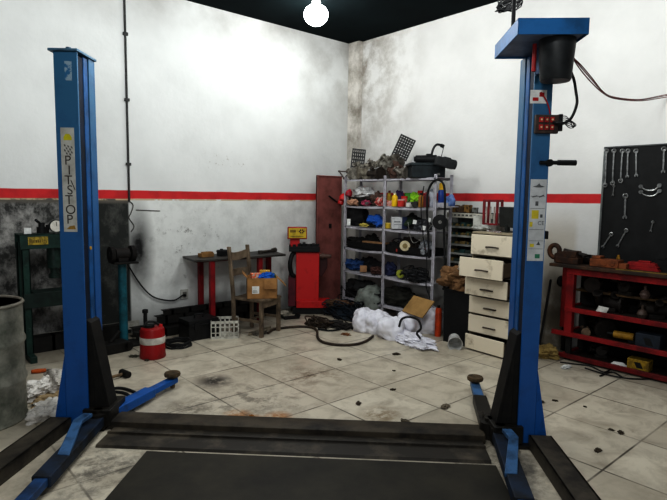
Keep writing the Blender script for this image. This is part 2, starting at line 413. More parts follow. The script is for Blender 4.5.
# left post: plate on top, sticker
mb = MB(); mb.box(-.025, .16, -.02, .27, 2.48, 2.495); mb.cyl((.07, .06, 2.495), (.07, .06, 2.52), .018, n=6); mb.build('top_plate', M('4d6f86', '2c4658', 8, rough=.5), left, .002)
S8 = Matrix.Translation((.0085, 0, 0)); S16 = Matrix.Translation((.0165, 0, 0))
st = MB().box(.03, .117, -.0025, -.0005, 1.335, 2.005).build('sticker', M('b9b8b2', '98968f', 10, rough=.5), left)
mb = MB(); mb.T = S8; mb.prism([(.04, 1.925), (.092, 1.925), (.092, 1.945), (.078, 1.965), (.054, 1.965), (.04, 1.945)], -.0036, -.0026); mb.build('sun_mark', M('c5c022', 'b0a51e', 9), st)
mb = MB(); mb.T = S8; random.seed(3)
for i in range(5):
    for j in range(4):
        if (i+j) % 2 == 0: mb.prism([(.04+i*.011, 1.9-j*.016-i*.003), (.05+i*.011, 1.897-j*.016-i*.003), (.053+i*.011, 1.884-j*.016-i*.003), (.043+i*.011, 1.887-j*.016-i*.003)], -.0036, -.0026)
mb.build('checker_mark', M('4a4844', '6c6a66', 12), st)
mb = MB(); mb.T = S8
for k, ch in enumerate('PITSTOP'):
    write(mb, ch, .085, .066 + (.004 if k % 2 else -.004), 1.795-k*.0635, -.0036)
mb.prism([(.075, 1.67), (.08, 1.672), (.105, 1.61), (.1, 1.608)], -.0036, -.0026)
mb.build('lettering', M('35302b', '55504a', 15), st)
mb = MB(); mb.T = S8; mb.prism([(.04, 1.352), (.1, 1.352), (.092, 1.378), (.06, 1.372)], -.0036, -.0026); mb.build('car_mark', M('a8853e', '6b532a', 30), st)
MB().box(.07, .115, -.0016, -.0004, 2.3, 2.42).build('worn_sticker', M('8ba0ae', '2f678f', 25, .45, .55), left)
MB().cyl((.152, .1, 1.22), (.158, .1, 1.22), .012, n=12).build('rail_bolt', M('b58a2a', '8a6a22', 9), left)
# right post: motor box, oil tank, contactor, handle, stickers
def rb(x0, x1, y0, y1, z0, z1): return MB().box(x0, x1, y0, y1, z0, z1)
bxp = thing('motor_cover', None, None); bxp.parent = right; bxp.rotation_euler.z = LA-LC
c0 = (-.303, .078, -.3, .23)
mb = MB(); x0, x1, y0, y1 = c0; Z0, Z1 = 2.485, 2.572
mb.box(x0, x1, y0, y0+.006, Z0, Z1).box(x0, x1, y1-.006, y1, Z0, Z1).box(x0, x0+.006, y0, y1, Z0, Z1).box(x1-.006, x1, y0, y1, Z0, Z1).box(x0, x1, y0, y1, Z1-.006, Z1)
mb.build('cover_shell', M('2568a0', '1c4f7a', 5, rough=.45), bxp, .002)
mb = MB().box(x0+.006, x1-.006, y0+.006, y1-.006, Z0+.012, Z0+.02); mb.build('cover_underside', M('6f7f9c', '4c5870', 6, rough=.5), bxp)
MB().lathe([(.001, 2.265), (.08, 2.265), (.086, 2.275), (.1, 2.47), (.1, 2.5)], 32, (-.05, -.15, 0)).build('oil_tank', M('26292b', '17191a', 9, rough=.45), right)
MB().box(-.11, .02, -.08, -.0, 2.33, 2.49).build('motor_mount', M('123b66', '0b2440', 8), right, .004)
MB().cyl((-.16, -.1, 2.33), (-.16, -.1, 2.485), .012).build('red_hose', RED, right)
st = MB().box(-.135, -.035, -.0025, -.0005, 2.165, 2.245).build('warning_sticker', WHITE, right)
MB().box(-.12, -.085, -.0036, -.0026, 2.18, 2.2).box(-.08, -.05, -.0036, -.0026, 2.205, 2.23).build('red_print', RED, st)
ct = MB().box(-.105, .035, -.03, -.0, 1.985, 2.095).build('contactor', M('4a3b34', '2a2220', 20), right, .004)
mb = MB()
for i in range(3):
    for j in range(2): mb.box(-.085+i*.033, -.063+i*.033, -.04, -.03, 2.005+j*.045, 2.035+j*.045)
mb.build('red_terminal', M('b02a2a', '6d1a1a', 20), ct)
for i in range(3):
    for j in range(2): MB().cyl((-.074+i*.033, -.041, 2.02+j*.045), (-.074+i*.033, -.044, 2.02+j*.045), .006, n=8).build('terminal_screw', M('d8c9a0', 'b0a080', 20, metal=.4), ct)
MB().box(.036, .06, -.03, -.005, 2.0, 2.1).build('switch_lever', BLACK, right, .003)
mb = MB().cyl((-.06, -.012, 1.81), (.06, -.012, 1.812), .012).cyl((.05, -.012, 1.812), (.16, -.012, 1.812), .017).cyl((.0, -.02, 1.81), (.0, 0, 1.81), .022)
mb.build('release_handle', BLACK, right)
MB().box(.0, .035, .03, .1, 1.34, 1.39).build('limit_switch', BLACK, right, .004)
st = MB().box(-.107, -.006, -.0025, -.0005, 1.205, 1.71).build('instruction_sticker', M('c3c5c6', 'a9abac', 8, rough=.4), right)
PIC = M('4d4f50', '6b6d6e', 20)
def pic(*polys):
    mb = MB(); mb.T = S16
    for p in polys: mb.prism(p, -.0036, -.0026)
    return mb
def rect(x0, x1, z0, z1): return [(x0, z0), (x1, z0), (x1, z1), (x0, z1)]
pic([(-.11, 1.665), (-.085, 1.672), (-.07, 1.685), (-.06, 1.672), (-.035, 1.665), (-.06, 1.66), (-.085, 1.66)]).build('lift_pictogram', PIC, st)
pic([(-.11, 1.603), (-.08, 1.612), (-.078, 1.607), (-.108, 1.598)]).build('arm_pictogram', PIC, st)
pic([(-.068, 1.603), (-.038, 1.617), (-.037, 1.61), (-.066, 1.597)]).build('arm_pictogram', PIC, st)
pic(rect(-.088, -.07, 1.548, 1.575)).build('load_pictogram', PIC, st)
pic(rect(-.055, -.04, 1.475, 1.495)).build('hand_pictogram', PIC, st)
pic([(-.07, 1.305), (-.045, 1.305), (-.057, 1.328)]).build('triangle_pictogram', PIC, st)
mb = MB(); mb.T = S16; write(mb, 'CE', .035, -.048, 1.44, -.0036); mb.build('lettering', PIC, st)
for zz in (1.605, 1.53, 1.40, 1.33, 1.28): pic(rect(-.118, -.03, zz, zz+.002)).build('divider_line', PIC, st)
YEL = M('c9b93a', 'a89a30', 9)
for p in (rect(-.108, -.065, 1.468, 1.52), rect(-.118, -.1, 1.418, 1.448), rect(-.11, -.085, 1.292, 1.312)): pic(p).build('yellow_square', YEL, st)
MB().at((.0165, 0, 0)).box(-.075, -.045, -.0036, -.0026, 1.222, 1.248).build('green_mark', M('3f8a68', '35705a', 9), st)
# cables of the right post
def px_path(pts, f, k=6): return smooth([f(*p) for p in pts], k)
P0 = lift(3.11, 0)
def onpost(px, py, dy=-.05):
    d = FW + RT*((px-333.5)/FOC) + UP*(-(py-250)/FOC); q = P0 + LV*dy
    t_ = (q-Vector((0, 0, CAM_H))).dot(LV)/d.dot(LV); return Vector((0, 0, CAM_H)) + d*t_
MB().tube(px_path([(571, 72), (574, 80), (576, 92), (577, 103), (573, 115), (568, 121), (560, 124), (553, 122)], onpost), .0085).build('motor_cable', RUBBER, right, loc=(0, 0, 0))
for o in list(right.children):
    if o.name.startswith('motor_cable'):
        o.matrix_parent_inverse = (Matrix.Translation(right.location) @ Matrix.Rotation(LC, 4, 'Z')).inverted()
mb = MB()
for k in range(4):
    mb.tube(px_path([(556, 123), (564, 116+2*k), (570+k, 120+k), (576-k, 125+k), (570, 128-2*k), (562, 121+k)], lambda a, b: onpost(a, b, -.04-.01*k)), .0025, 6)
mb.build('loose_wires', BLACK, right).matrix_parent_inverse = (Matrix.Translation(right.location) @ Matrix.Rotation(LC, 4, 'Z')).inverted()
MB().tube(px_path([(541, 92), (546, 100), (549, 108), (550, 114)], lambda a, b: onpost(a, b, -.02)), .004, 6).build('red_wire', RED, right).matrix_parent_inverse = (Matrix.Translation(right.location) @ Matrix.Rotation(LC, 4, 'Z')).inverted()
mb = MB()
for k, off in enumerate((0, 3, -2)):
    a = [onpost(571, 54+k, -.1)] + [onpost(px, py+off*(.3 if px > 600 else 1), -.1+.35*i) for i, (px, py) in enumerate(((580, 66), (592, 80), (604, 93), (616, 98), (640, 100)))]
    a += [at(664, 96+off*.5, X=5.52), at(700, 90+off*.5, X=5.56), at(760, 80, X=5.6)]
    mb.tube(smooth(a, 6), .0035, 6)
solo('power_wires', mb, M('7a3a3a', '4a2525', 12), 'thin reddish wires sagging from the motor box to right wall', 'cable')
# ceiling drop conduit and wire coil
q = lift(2.862, .02)
solo('drop_conduit', MB().cyl((0, 0, 2.6), (0, 0, HC), .012), BLACK, 'thin black conduit dropping from ceiling onto the motor box', 'conduit', (q.x, q.y, 0))
mb = MB(); random.seed(5); q = at(511, 5, Z=2.95)
for k in range(9):
    a = [(q.x + (random.uniform(.06, .1))*math.cos(u+k)*RT.x, q.y + .09*math.cos(u+k)*RT.y + random.uniform(-.02, .02), 2.97+.06*math.sin(u+k*1.3)*random.uniform(.8, 1.2)) for u in [2*PI*i/14 for i in range(14)]]
    mb.tube(a, .005, 6, True)
mb.tube([(q.x, q.y, 2.98), (q.x, q.y, HC)], .006)
solo('wire_coil', mb, BLACK, 'tangled coil of black wire hanging from ceiling near motor box', 'cable')
# cover between the posts and the mat in front
r = thing('floor_crossbeam', 'dirty brown steel cover strip lying between the two lift posts', 'cable cover', LO, LA)
WORN = M('463e32', '1b1712', 5, .4, .66, .6, bump=.15)
mb = MB().prism([(.0, 0), (.0, .055), (.02, .062), (.16, .062), (.19, .04), (.19, 0)], .3, 2.8, 'x'); mb.build('cover_beam', WORN, r, .003)
mb = MB().prism([(-.26, 0), (-.25, .016), (-.1, .02), (-.1, .034), (-.085, .034), (-.08, .022), (0, .022), (0, 0)], .33, 2.78, 'x'); mb.build('cover_plate', M('2b2721', '5a5246', 4, .5, .7, .5), r, .002)
solo('floor_mat', MB().box(.67, 2.8, -2.3, -.285, 0, .007), M('211f19', '38342a', 2.2, .35, .7, .6, bump=.1), 'large dark greenish rubber mat on floor in front of crossbeam', 'mat', LO, LA, bevel=.003)
# ================================================================== along the left wall
# open steel drum
r = thing('oil_drum', 'open grey steel drum with dirty streaks at the left edge', 'drum', (.52, 4.32, 0))
DRUM = M('a3a195', '5f6257', 5, .38, .66, .6, .2, bump=.15)
prof = [(.001, 0), (.285, 0), (.292, .012), (.285, .025), (.285, .26), (.297, .285), (.297, .3), (.285, .325), (.285, .53), (.297, .555), (.297, .57), (.285, .595), (.285, .82)]
MB().lathe(prof, 48).lathe([(.278, .82), (.278, .1), (.001, .1)], 48).build('drum_body', DRUM, r)
MB().tube([(.284*math.cos(2*PI*k/48), .284*math.sin(2*PI*k/48), .825) for k in range(48)], .012, 8, True).build('rim', M('9b968a', '5d4b3b', 9, rough=.55, metal=.3), r)
MB().cyl((0, 0, .12), (0, 0, .785), .274, n=40).build('drum_contents', M('6b4c36', '3b2a20', 12, rough=.9, bump=.4), r)
# hydraulic shop press
r = thing('hydraulic_press', 'dark green shop press with round gauge between drum and lift post', 'press', (1.06, 5.62, 0))
for X in (0., .58):
    mb = MB()
    for Y in (0., .2):
        mb.box(X, X+.07, Y, Y+.012, .06, 1.12).box(X, X+.012, Y, Y+.05, .06, 1.12).box(X+.058, X+.07, Y, Y+.05, .06, 1.12)
        for k in range(6): mb.cyl((X+.035, Y-.003, .3+k*.12), (X+.035, Y+.002, .3+k*.12), .013, n=10)
    mb.build('upright', GREEN_D, r, .003)
    MB().box(X+.01, X+.07, -.13, .36, 0, .06).build('foot', GREEN_D, r, .004)
MB().box(-.01, .68, -.012, 0, 1.06, 1.2).box(-.01, .68, .212, .224, 1.06, 1.2).box(-.01, .68, -.012, .224, 1.19, 1.2).build('top_beam', GREEN_D, r, .003)
MB().box(.0, .67, -.014, 0, .5, .64).box(.0, .67, .212, .226, .5, .64).box(.1, .56, .0, .21, .62, .635).build('press_bed', M('1a2b26', '0d1512', 9), r, .003)
MB().cyl((.3, .1, .86), (.3, .1, 1.06), .065, n=20).cyl((.3, .1, .8), (.3, .1, .86), .04).cyl((.3, .1, .76), (.3, .1, .8), .055).build('ram', M('20352f', '131c19', 12, rough=.4), r)
lb = MB().box(.055, .225, -.018, -.012, 1.1, 1.175).build('name_plate', M('a58f35', '6f5f26', 30, .45, .6), r)
mb = MB(); random.seed(8)
for k in range(9): mb.box(.067+k*.017, .067+k*.017+random.uniform(.006, .012), -.0195, -.018, 1.12, 1.14+random.uniform(.0, .018))
mb.build('plate_print', M('5d4716', '3a2d10', 20), lb)
g = MB().cyl((.305, -.0, 1.27), (.305, .03, 1.27), .062, n=28).build('gauge', M('303836', '1c211f', 20, rough=.4), r)
MB().cyl((.305, -.004, 1.27), (.305, .0, 1.27), .054, n=28).build('gauge_dial', M('d6d3ca', 'b5b2a8', 15), g)
MB().box(.303, .307, -.007, -.004, 1.27, 1.31).build('gauge_needle', BLACK, g)
MB().cyl((.305, .02, 1.2), (.305, .02, 1.22), .014).build('gauge_stem', STEEL, r)
MB().cyl((.2, .1, 1.2), (.2, .1, 1.26), .045).cyl((.2, .1, 1.26), (.2, .1, 1.3), .028).cyl((.2, .1, 1.28), (.14, .05, 1.33), .012).cyl((.25, .1, 1.2), (.25, .1, 1.28), .015).build('pump_head', BLACK, r)
solo('white_tag', MB().box(-.03, .03, -.01, .02, 0, .055).box(-.02, .02, -.012, -.01, .02, .03), WHITE, 'small white tag box on the green press beam', 'box', (1.13, 5.68, 1.2), bevel=.004)
# pedestal with grinder
r = thing('bench_grinder_stand', 'teal pedestal pole carrying a dark grinder, right of left post', 'grinder stand', (1.97, 5.6, 0))
MB().lathe([(.042, .02), (.042, .87)], 24).build('pole', M('1f5f6c', '12383f', 7, rough=.45), r)
MB().box(-.15, .15, -.13, .13, 0, .022).build('base', SOOT, r, .004)
MB().prism([(-.11, -.1), (.13, -.12), (.15, .1), (-.1, .12)], .87, .89, 'z').build('top_plate', SOOT, r, .003)
b = MB().cyl((-.07, 0, .965), (.07, 0, .965), .062, n=20).box(-.05, .05, -.05, .05, .89, .93).build('grinder_body', M('141110', '221d1a', 15, rough=.7), r, .004)
for s in (-1, 1):
    MB().cyl((s*.085, 0, .965), (s*.125, 0, .965), .085, n=24).cyl((s*.075, 0, .965), (s*.135, 0, .965), .03).build('grinding_wheel', M('1a1715', '100e0d', 20, rough=.9), b)
# conduit, loose wire and outlet
q = at(126, 100, Y=YL-.02)
mb = MB().tube([(2.225, YL-.012, 1.5), (2.225, YL-.012, HC)], .012, 10)
for zz in (1.9, 2.6, 3.3): mb.box(2.2, 2.25, YL-.03, YL, zz, zz+.03)
solo('wall_conduit', mb, M('2b2b2b', '4a4a48', 9), 'dark vertical conduit running up the left wall beside post', 'conduit')
mb = MB().tube(smooth([at(px, py, Y=YL-.004) for px, py in ((128, 200), (133, 205), (131, 213), (129, 218), (134, 226), (131, 232))]), .006, 6)
mb.tube(smooth([at(px, py, Y=YL-.004) for px, py in ((136, 210), (148, 210.5), (160, 211))]), .005, 6)
solo('loose_wire', mb, M('56534e', '33312e', 10), 'loose grey wire ends below the red stripe at conduit', 'cable')
o = at(184, 294, Y=YL)
r = thing('wall_outlet', 'small white wall outlet near the floor with cable plugged in', 'outlet', (o.x, YL, o.z))
MB().box(-.05, .05, -.018, 0, -.06, .06).build('face_plate', M('b5b4ae', '8f8e88', 10), r, .005)
MB().box(-.025, .025, -.022, -.018, -.03, .03).build('socket', M('77756f', '55534e', 10), r, .002)
MB().cyl((-.01, -.05, -.01), (-.01, -.02, -.01), .016).build('plug', BLACK, r)
solo('outlet_cable', MB().tube(smooth([at(*p, Y=YL-.03) for p in ((124, 255), (130, 268), (141, 285), (152, 296), (164, 300), (175, 300), (183, 295))]), .008, 8), RUBBER, 'black cable drooping along grey wall to the outlet', 'cable')
# black steel lengths along the wall foot
def rail(label, x0, x1, y, z, w=.06, h=.07, end=0):
    mb = MB().box(x0, x1, y, y+.006, z, z+h).box(x0, x1, y, y+w, z, z+.006).box(x0, x1, y, y+w, z+h-.006, z+h)
    n = int((x1-x0)/.22)
    for k in range(n): mb.box(x0+.1+k*.22, x0+.13+k*.22, y, y+w, z, z+h)
    return solo('steel_rail', mb, SOOT, label, 'steel rail', group='black steel rails lying along the left wall', bevel=.002)
rail('longest black steel rail lying on floor against left wall', 2.15, 4.12, 5.84, 0, .1, .1)
rail('black steel rail topmost of the stack along left wall', 2.5, 4.08, 5.83, .2, .07, .06)
rail('black steel rail in the middle of the stack along wall', 2.42, 4.1, 5.82, .1, .09, .1)
rail('black steel rail on the floor behind the teal pedestal', .8, 2.1, 5.84, 0, .12, .16)
rail('short black steel rail in front of stack, behind red canister', 2.12, 3.1, 5.66, 0, .1, .09)
mb = MB().box(0, .36, 0, .26, 0, .22).box(.0, .36, -.012, .272, .16, .175).box(.06, .12, -.015, 0, .12, .19).box(.24, .3, -.015, 0, .12, .19).tube([(.13, .13, .22), (.13, .13, .26), (.23, .13, .26), (.23, .13, .22)], .01)
solo('tool_case', mb, M('0e0f10', '1a1a1b', 9, rough=.5), 'black box case on floor left of the white crate', 'case', (2.56, 5.3, 0), bevel=.006)
mb = MB().box(-.1, .1, -.06, .06, 0, .12).cyl((-.05, 0, .12), (-.05, 0, .33), .02).cyl((-.05, 0, .33), (-.05, 0, .37), .03).cyl((.05, 0, .12), (.1, .02, .2), .025)
solo('hand_pump', mb, BLACK, 'black hand pump with upright knob behind the red canister', 'pump', (2.22, 5.52, 0), bevel=.006)
mb = MB().box(-.2, .2, -.09, .09, 0, .1).cyl((-.2, -.09, .05), (-.2, .09, .05), .05).cyl((.2, -.09, .05), (.2, .09, .05), .05).cyl((.05, 0, .1), (.15, 0, .2), .02)
solo('floor_jack', mb, SOOT, 'low black jack on floor below the teal pedestal', 'jack', (1.72, 5.42, 0), .1, bevel=.006)
# red canister and hose ring
r = thing('red_canister', 'red canister with a white band standing on the tiles', 'canister', (2.04, 5.02, 0))
MB().lathe([(.001, 0), (.118, 0), (.125, .012), (.119, .05), (.116, .27), (.108, .29), (.085, .3), (.001, .3)], 32).build('canister_body', M('8f1719', '5d0e10', 6, .5, .8, .4), r)
MB().lathe([(.1185, .145), (.1205, .15), (.1205, .205), (.1185, .21)], 32).build('white_band', M('c9c5bd', 'a09b92', 9), r)
MB().lathe([(.05, .3), (.05, .325), (.001, .325)], 16, (-.03, 0, 0)).tube(smooth([(-.08, .02, .3), (-.04, .03, .345), (.03, .02, .34), (.08, 0, .3)]), .011).build('canister_lid', BLACK, r)
MB().cyl((.075, -.02, .295), (.08, -.02, .32), .02, .016).build('spout_cap', REDH, r)
q = at(178, 344.5, Z=.015)
mb = MB()
for k, rr in enumerate((.135, .125, .13)): mb.tube([(rr*math.cos(2*PI*i/40), rr*math.sin(2*PI*i/40), .011+.02*k+.004*math.sin(i)) for i in range(40)], .011, 8, True)
solo('hose_ring', mb, RUBBER, 'small ring of black hose on floor beside red canister', 'hose', (q.x, q.y, 0))
# red-legged table
r = thing('work_table', 'narrow dark-topped table on red legs against the left wall', 'table', (0, 0, 0))
MB().prism([(2.76, 5.56), (4.0, 5.52), (4.12, 6.03), (2.84, 6.03)], .825, .85, 'z').build('table_top', M('3d3a36', '24211e', 6, rough=.5), r, .003)
for X, Y in ((3.0, 5.6), (3.05, 5.98), (3.66, 5.6), (4.05, 5.98)):
    MB().box(X-.03, X+.03, Y-.025, Y+.025, 0, .825).build('leg', M('8a1a20', '541015', 7, rough=.5), r, .004)
MB().box(3.0, 4.05, 5.97, 5.99, .76, .8).build('rail', M('7a181d', '541015', 7), r)
def on_table(px, Y): return at(px, 255, Y=Y).x
solo('wood_block', MB().box(-.085, .085, -.045, .045, 0, .045).box(-.05, .085, -.03, .03, .045, .06), M('8d6a3f', '664a2a', 12, rough=.8), 'tan wooden block on left end of red-legged table', 'block', (on_table(206, 5.8), 5.8, .85), .1, bevel=.004)
mb = MB().box(-.06, .06, -.05, .05, 0, .07).box(-.065, .065, -.055, .055, .05, .06).cyl((-.02, 0, .07), (-.02, 0, .085), .02)
solo('battery_box', mb, BLACK, 'small black box standing on the red-legged table', 'box', (on_table(223, 5.8), 5.8, .85), bevel=.004)
mb = MB().cyl((0, 0, .02), (.2, .03, .02), .018).cyl((.2, .03, .02), (.26, .04, .03), .03).box(-.05, .0, -.02, .02, 0, .04)
solo('grease_gun', mb, M('4b4640', '2a2723', 15, rough=.5, metal=.3), 'grey grease gun lying at right end of red-legged table', 'tool', (on_table(262, 5.75), 5.75, .85), .1)
# chair with carton
WOOD = M('7a6b59', '453a2f', 9, .4, .7, .7)
r = thing('wooden_chair', 'worn brown wooden chair holding an open cardboard box', 'chair', (3.36, 5.21, 0), math.radians(22))
hw, hd = .175, .19
mb = MB().prism([(-hw-.02, -hd-.03), (hw+.02, -hd-.03), (hw, hd+.02), (-hw, hd+.02)], .395, .425, 'z'); mb.build('seat', WOOD, r, .006)
for X in (-1, 1):
    mb = MB().prism([(X*(hw)-.02, -hd-.02), (X*hw+.02, -hd-.02), (X*hw+.02, -hd+.02), (X*hw-.02, -hd+.02)], 0, .395, 'z'); mb.build('leg', WOOD, r, .004)
    mb = MB().prism([(hd-.02, 0), (hd+.02, 0), (hd+.025, .42), (hd+.085, 1.0), (hd+.05, 1.0), (hd-.012, .42)], X*hw-.018, X*hw+.018, 'x'); mb.build('back_post', WOOD, r, .004)
mb = MB(); N = 10
for z0, z1, y0 in ((.86, .95, hd+.055), (.64, .72, hd+.03)):
    for k in range(N):
        u0, u1 = -hw+2*hw*k/N, -hw+2*hw*(k+1)/N
        c = lambda u: y0+.035*(1-(u/hw)**2)
        dz = lambda u: -.03*(1-(u/hw)**2) if z0 > .8 else .015
        mb.add([(u0, c(u0), z0+dz(u0)), (u1, c(u1), z0+dz(u1)), (u1, c(u1), z1+dz(u1)), (u0, c(u0), z1+dz(u0)), (u0, c(u0)+.02, z0+dz(u0)), (u1, c(u1)+.02, z0+dz(u1)), (u1, c(u1)+.02, z1+dz(u1)), (u0, c(u0)+.02, z1+dz(u0))],
               [(0, 1, 2, 3), (7, 6, 5, 4), (3, 2, 6, 7), (0, 4, 5, 1), (0, 3, 7, 4), (1, 5, 6, 2)])
    if z0 > .8: mb.build('top_rail', WOOD, r); mb = MB()
mb.build('back_slat', WOOD, r)
MB().box(-hw, hw, -hd-.012, -hd+.012, .33, .395).build('apron', WOOD, r)
MB().box(-hw-.01, -hw+.01, -hd, hd, .16, .19).box(hw-.01, hw+.01, -hd, hd, .16, .19).box(-hw, hw, -.01, .01, .165, .185).build('stretcher', WOOD, r)
cb = (3.395, 5.155)
r = thing('cardboard_box', 'open cardboard box on the chair seat with white label', 'box', (*cb, .425), math.radians(-30))
bw, bd, bh, th = .17, .14, .235, .006
MB().box(-bw, bw, -bd, -bd+th, 0, bh).box(-bw, bw, bd-th, bd, 0, bh).box(-bw, -bw+th, -bd, bd, 0, bh).box(bw-th, bw, -bd, bd, 0, bh).box(-bw, bw, -bd, bd, 0, th).build('box_body', CARD, r)
MB().prism([(bw, bh), (bw+.1, bh-.1), (bw+.104, bh-.095), (bw+.004, bh+.004)], -bd, bd).build('flap', M('a57e52', '87623a', 7, rough=.8), r)
MB().prism([(-bd, bh), (-bd-.03, bh-.12), (-bd-.025, bh-.122), (-bd+.005, bh)], .02, bw-.01, 'x').build('flap', M('9a7347', '7c5934', 7, rough=.8), r)
MB().prism([(-bw, bh), (-bw-.05, bh+.05), (-bw-.046, bh+.054), (-bw+.004, bh+.004)], -bd, bd).build('flap', CARD, r)
lb = MB().box(-.115, -.035, -bd-.002, -bd, .06, .145).build('label', WHITE, r)
MB().box(-.105, -.05, -bd-.003, -bd-.002, .075, .082).box(-.105, -.06, -bd-.003, -bd-.002, .09, .097).build('label_print', GREY, lb)
R_ = Matrix.Rotation(math.radians(-30), 3, 'Z')
def inbox(x, y, z): return Vector((*cb, .425)) + R_ @ Vector((x, y, z))
solo('orange_carton', MB().box(-.055, .055, -.045, .045, 0, .2).box(-.03, .03, -.047, -.045, .13, .17), M('d2653a', 'b9b2a6', 40, .5, .56), 'orange and white carton sticking out of the cardboard box', 'carton', inbox(-.07, -.04, .08), math.radians(-20), bevel=.003)
solo('yellow_carton', MB().box(-.06, .06, -.04, .04, 0, .22).box(-.05, .05, -.042, -.04, .17, .19), M('c0983c', '9a7528', 20, .5, .6), 'yellow carton standing in the open cardboard box', 'carton', inbox(.04, .05, .08), math.radians(-35), bevel=.003)
solo('blue_cloth', MB().blob((0, 0, .04), (.09, .06, .05), .5, 2.4, 4), M('1f62b8', '123f7c', 12, rough=.85), 'crumpled blue cloth in the open cardboard box', 'cloth', inbox(.06, -.06, .2))
solo('green_cloth', MB().blob((0, 0, .03), (.05, .04, .04), .5, 2.6, 9), M('4e6a55', '2f4134', 12, rough=.85), 'small greenish rag beside blue cloth in cardboard box', 'cloth', inbox(.12, 0, .2))
# white plastic crate
def crate(name, label, loc, rz, w, d, h, mat, nx, nz):
    r = thing(name, label, 'crate', loc, rz)
    def side(mb, L, fixed, axis):
        def bx(a0, a1, z0, z1):
            if axis == 'x': mb.box(a0, a1, fixed-.004, fixed+.004, z0, z1)
            else: mb.box(fixed-.004, fixed+.004, a0, a1, z0, z1)
        bx(-L, L, 0, .025); bx(-L, L, h-.03, h)
        for k in range(nx+1):
            u = -L+2*L*k/nx; bx(max(-L, u-.008), min(L, u+.008), 0, h)
        for k in range(1, nz): z = h*k/nz; bx(-L, L, z-.005, z+.005)
    for nm, L, f, ax in (('front_panel', w/2, -d/2, 'x'), ('back_panel', w/2, d/2, 'x'), ('side_panel', d/2, -w/2, 'y'), ('side_panel', d/2, w/2, 'y')):
        mb = MB(); side(mb, L, f, ax); mb.build(nm, mat, r)
    mb = MB()
    for k in range(7): mb.box(-w/2+w*k/6-.006, -w/2+w*k/6+.006, -d/2, d/2, 0, .008)
    for k in range(6): mb.box(-w/2, w/2, -d/2+d*k/5-.006, -d/2+d*k/5+.006, 0, .008)
    mb.build('crate_bottom', mat, r)
    return r
crate('plastic_crate', 'white lattice plastic crate on the floor beside the chair', (2.985, 5.28, 0), math.radians(-30), .3, .24, .2, M('c6c4ba', '96938a', 8, rough=.5), 6, 3)
solo('wood_stick', MB().cyl((0, 0, .012), (.5, .05, .012), .01).cyl((.05, .06, .012), (.42, .12, .012), .011), M('8f8471', '5d5548', 10), 'pale sticks lying on the floor under the chair', 'stick', (3.2, 5.12, 0), .1)
solo('floor_rag', MB().blob((0, 0, .01), (.09, .06, .025), .6, 2.6, 31, floor=0), M('6d675c', '403b33', 9, rough=.9), 'flat grey rag on floor under the chair', 'rag', (3.34, 5.12, 0))
# red wheel balancer
r = thing('wheel_balancer', 'red wheel balancer with yellow display panel next to the brown door', 'machine', (4.42, 5.6, 0), math.radians(-38))
MB().box(-.155, .155, 0, .26, .17, .84).build('front_panel', REDH, r, .008)
MB().box(-.26, -.157, .03, .3, .1, .5).build('side_panel', M('5a1c28', '381019', 7, rough=.5), r, .006)
MB().prism([(-.15, .09), (.345, .09), (.345, .15), (.3, .185), (-.15, .185)], -.03, .22).build('base_foot', M('b51c1c', '7a1212', 7, .5, .75, .45), r, .005)
MB().box(-.2, .33, 0, .3, 0, .09).build('plinth', BLACK, r, .005)
tr = MB().box(-.25, .16, -.04, .3, .85, .885).box(-.25, .16, -.04, -.02, .885, .92).box(-.25, .16, .28, .3, .885, .93).box(-.25, -.23, -.04, .3, .885, .93).box(.14, .16, -.04, .3, .885, .91).build('weight_tray', BLACK, r, .004)
mb = MB()
for k in range(5): mb.box(-.2+k*.065, -.16+k*.065, .02, .2, .885, .935+.012*(k % 3))
mb.build('tray_dividers', RUBBER, tr)
MB().box(-.24, -.11, .12, .2, .88, 1.03).build('display_neck', REDH, r, .004)
d = MB().box(-.275, -.012, .08, .2, 1.01, 1.17).build('display_housing', M('a52b22', '7a1a16', 8, rough=.45), r, .008)
MB().box(-.258, -.022, .074, .08, 1.025, 1.158).build('display_panel', M('c0a52e', '95801f', 14, .45, .7, .45), d)
mb = MB()
for k in range(3): mb.box(-.235+k*.026, -.218+k*.026, .072, .074, 1.1, 1.135)
for k in range(6):
    a = k*PI/3; mb.cyl((-.085+.028*math.cos(a), .071, 1.115+.02*math.sin(a)), (-.085+.028*math.cos(a), .074, 1.115+.02*math.sin(a)), .011, n=8)
mb.box(-.235, -.06, .072, .074, 1.045, 1.05)
mb.build('display_marks', M('4a2f18', '2e1c0e', 20), d)
mb = MB().tube(smooth([(-.16, .05, .84), (-.21, .02, .8), (-.235, .0, .68), (-.22, .02, .56), (-.17, .04, .5)]), [.02]*2+[.03]*21+[.02]*2, 12); mb.build('wheel_guard', BLACK, r)
MB().cyl((.155, .1, .78), (.3, .1, .78), .03).cyl((.19, .1, .78), (.22, .1, .78), .045, n=24).cyl((.3, .1, .78), (.32, .1, .78), .022).build('shaft', M('5d443a', '3a2a24', 12, rough=.5), r)
MB().prism([(.155, .5), (.2, .5), (.27, .62), (.27, .76), (.155, .76)], .12, .24).build('hood', M('3b1416', '260d0e', 8, rough=.5), r, .006)
# brown metal door leaf
r = thing('metal_door', 'tall brown steel door leaf standing open left of the shelves', 'door', (0, 0, 0))
mb = MB().box(4.745, 5.2, 5.82, 5.84, .05, 1.88).box(4.745, 4.765, 5.805, 5.84, .05, 1.88).box(5.18, 5.2, 5.805, 5.84, .05, 1.88).box(4.745, 5.2, 5.805, 5.84, 1.865, 1.88)
mb.box(4.78, 5.17, 5.815, 5.84, 0, .05)
mb.build('door_panel', M('84504a', '56312b', 4, .42, .7, .55), r, .003)
MB().cyl(at(329, 196, Y=5.79), at(341, 205, Y=5.79), .012).build('latch_bar', BLACK, r)
MB().box(4.97, 5.0, 5.79, 5.82, 1.14, 1.2).build('handle', BLACK, r, .003)
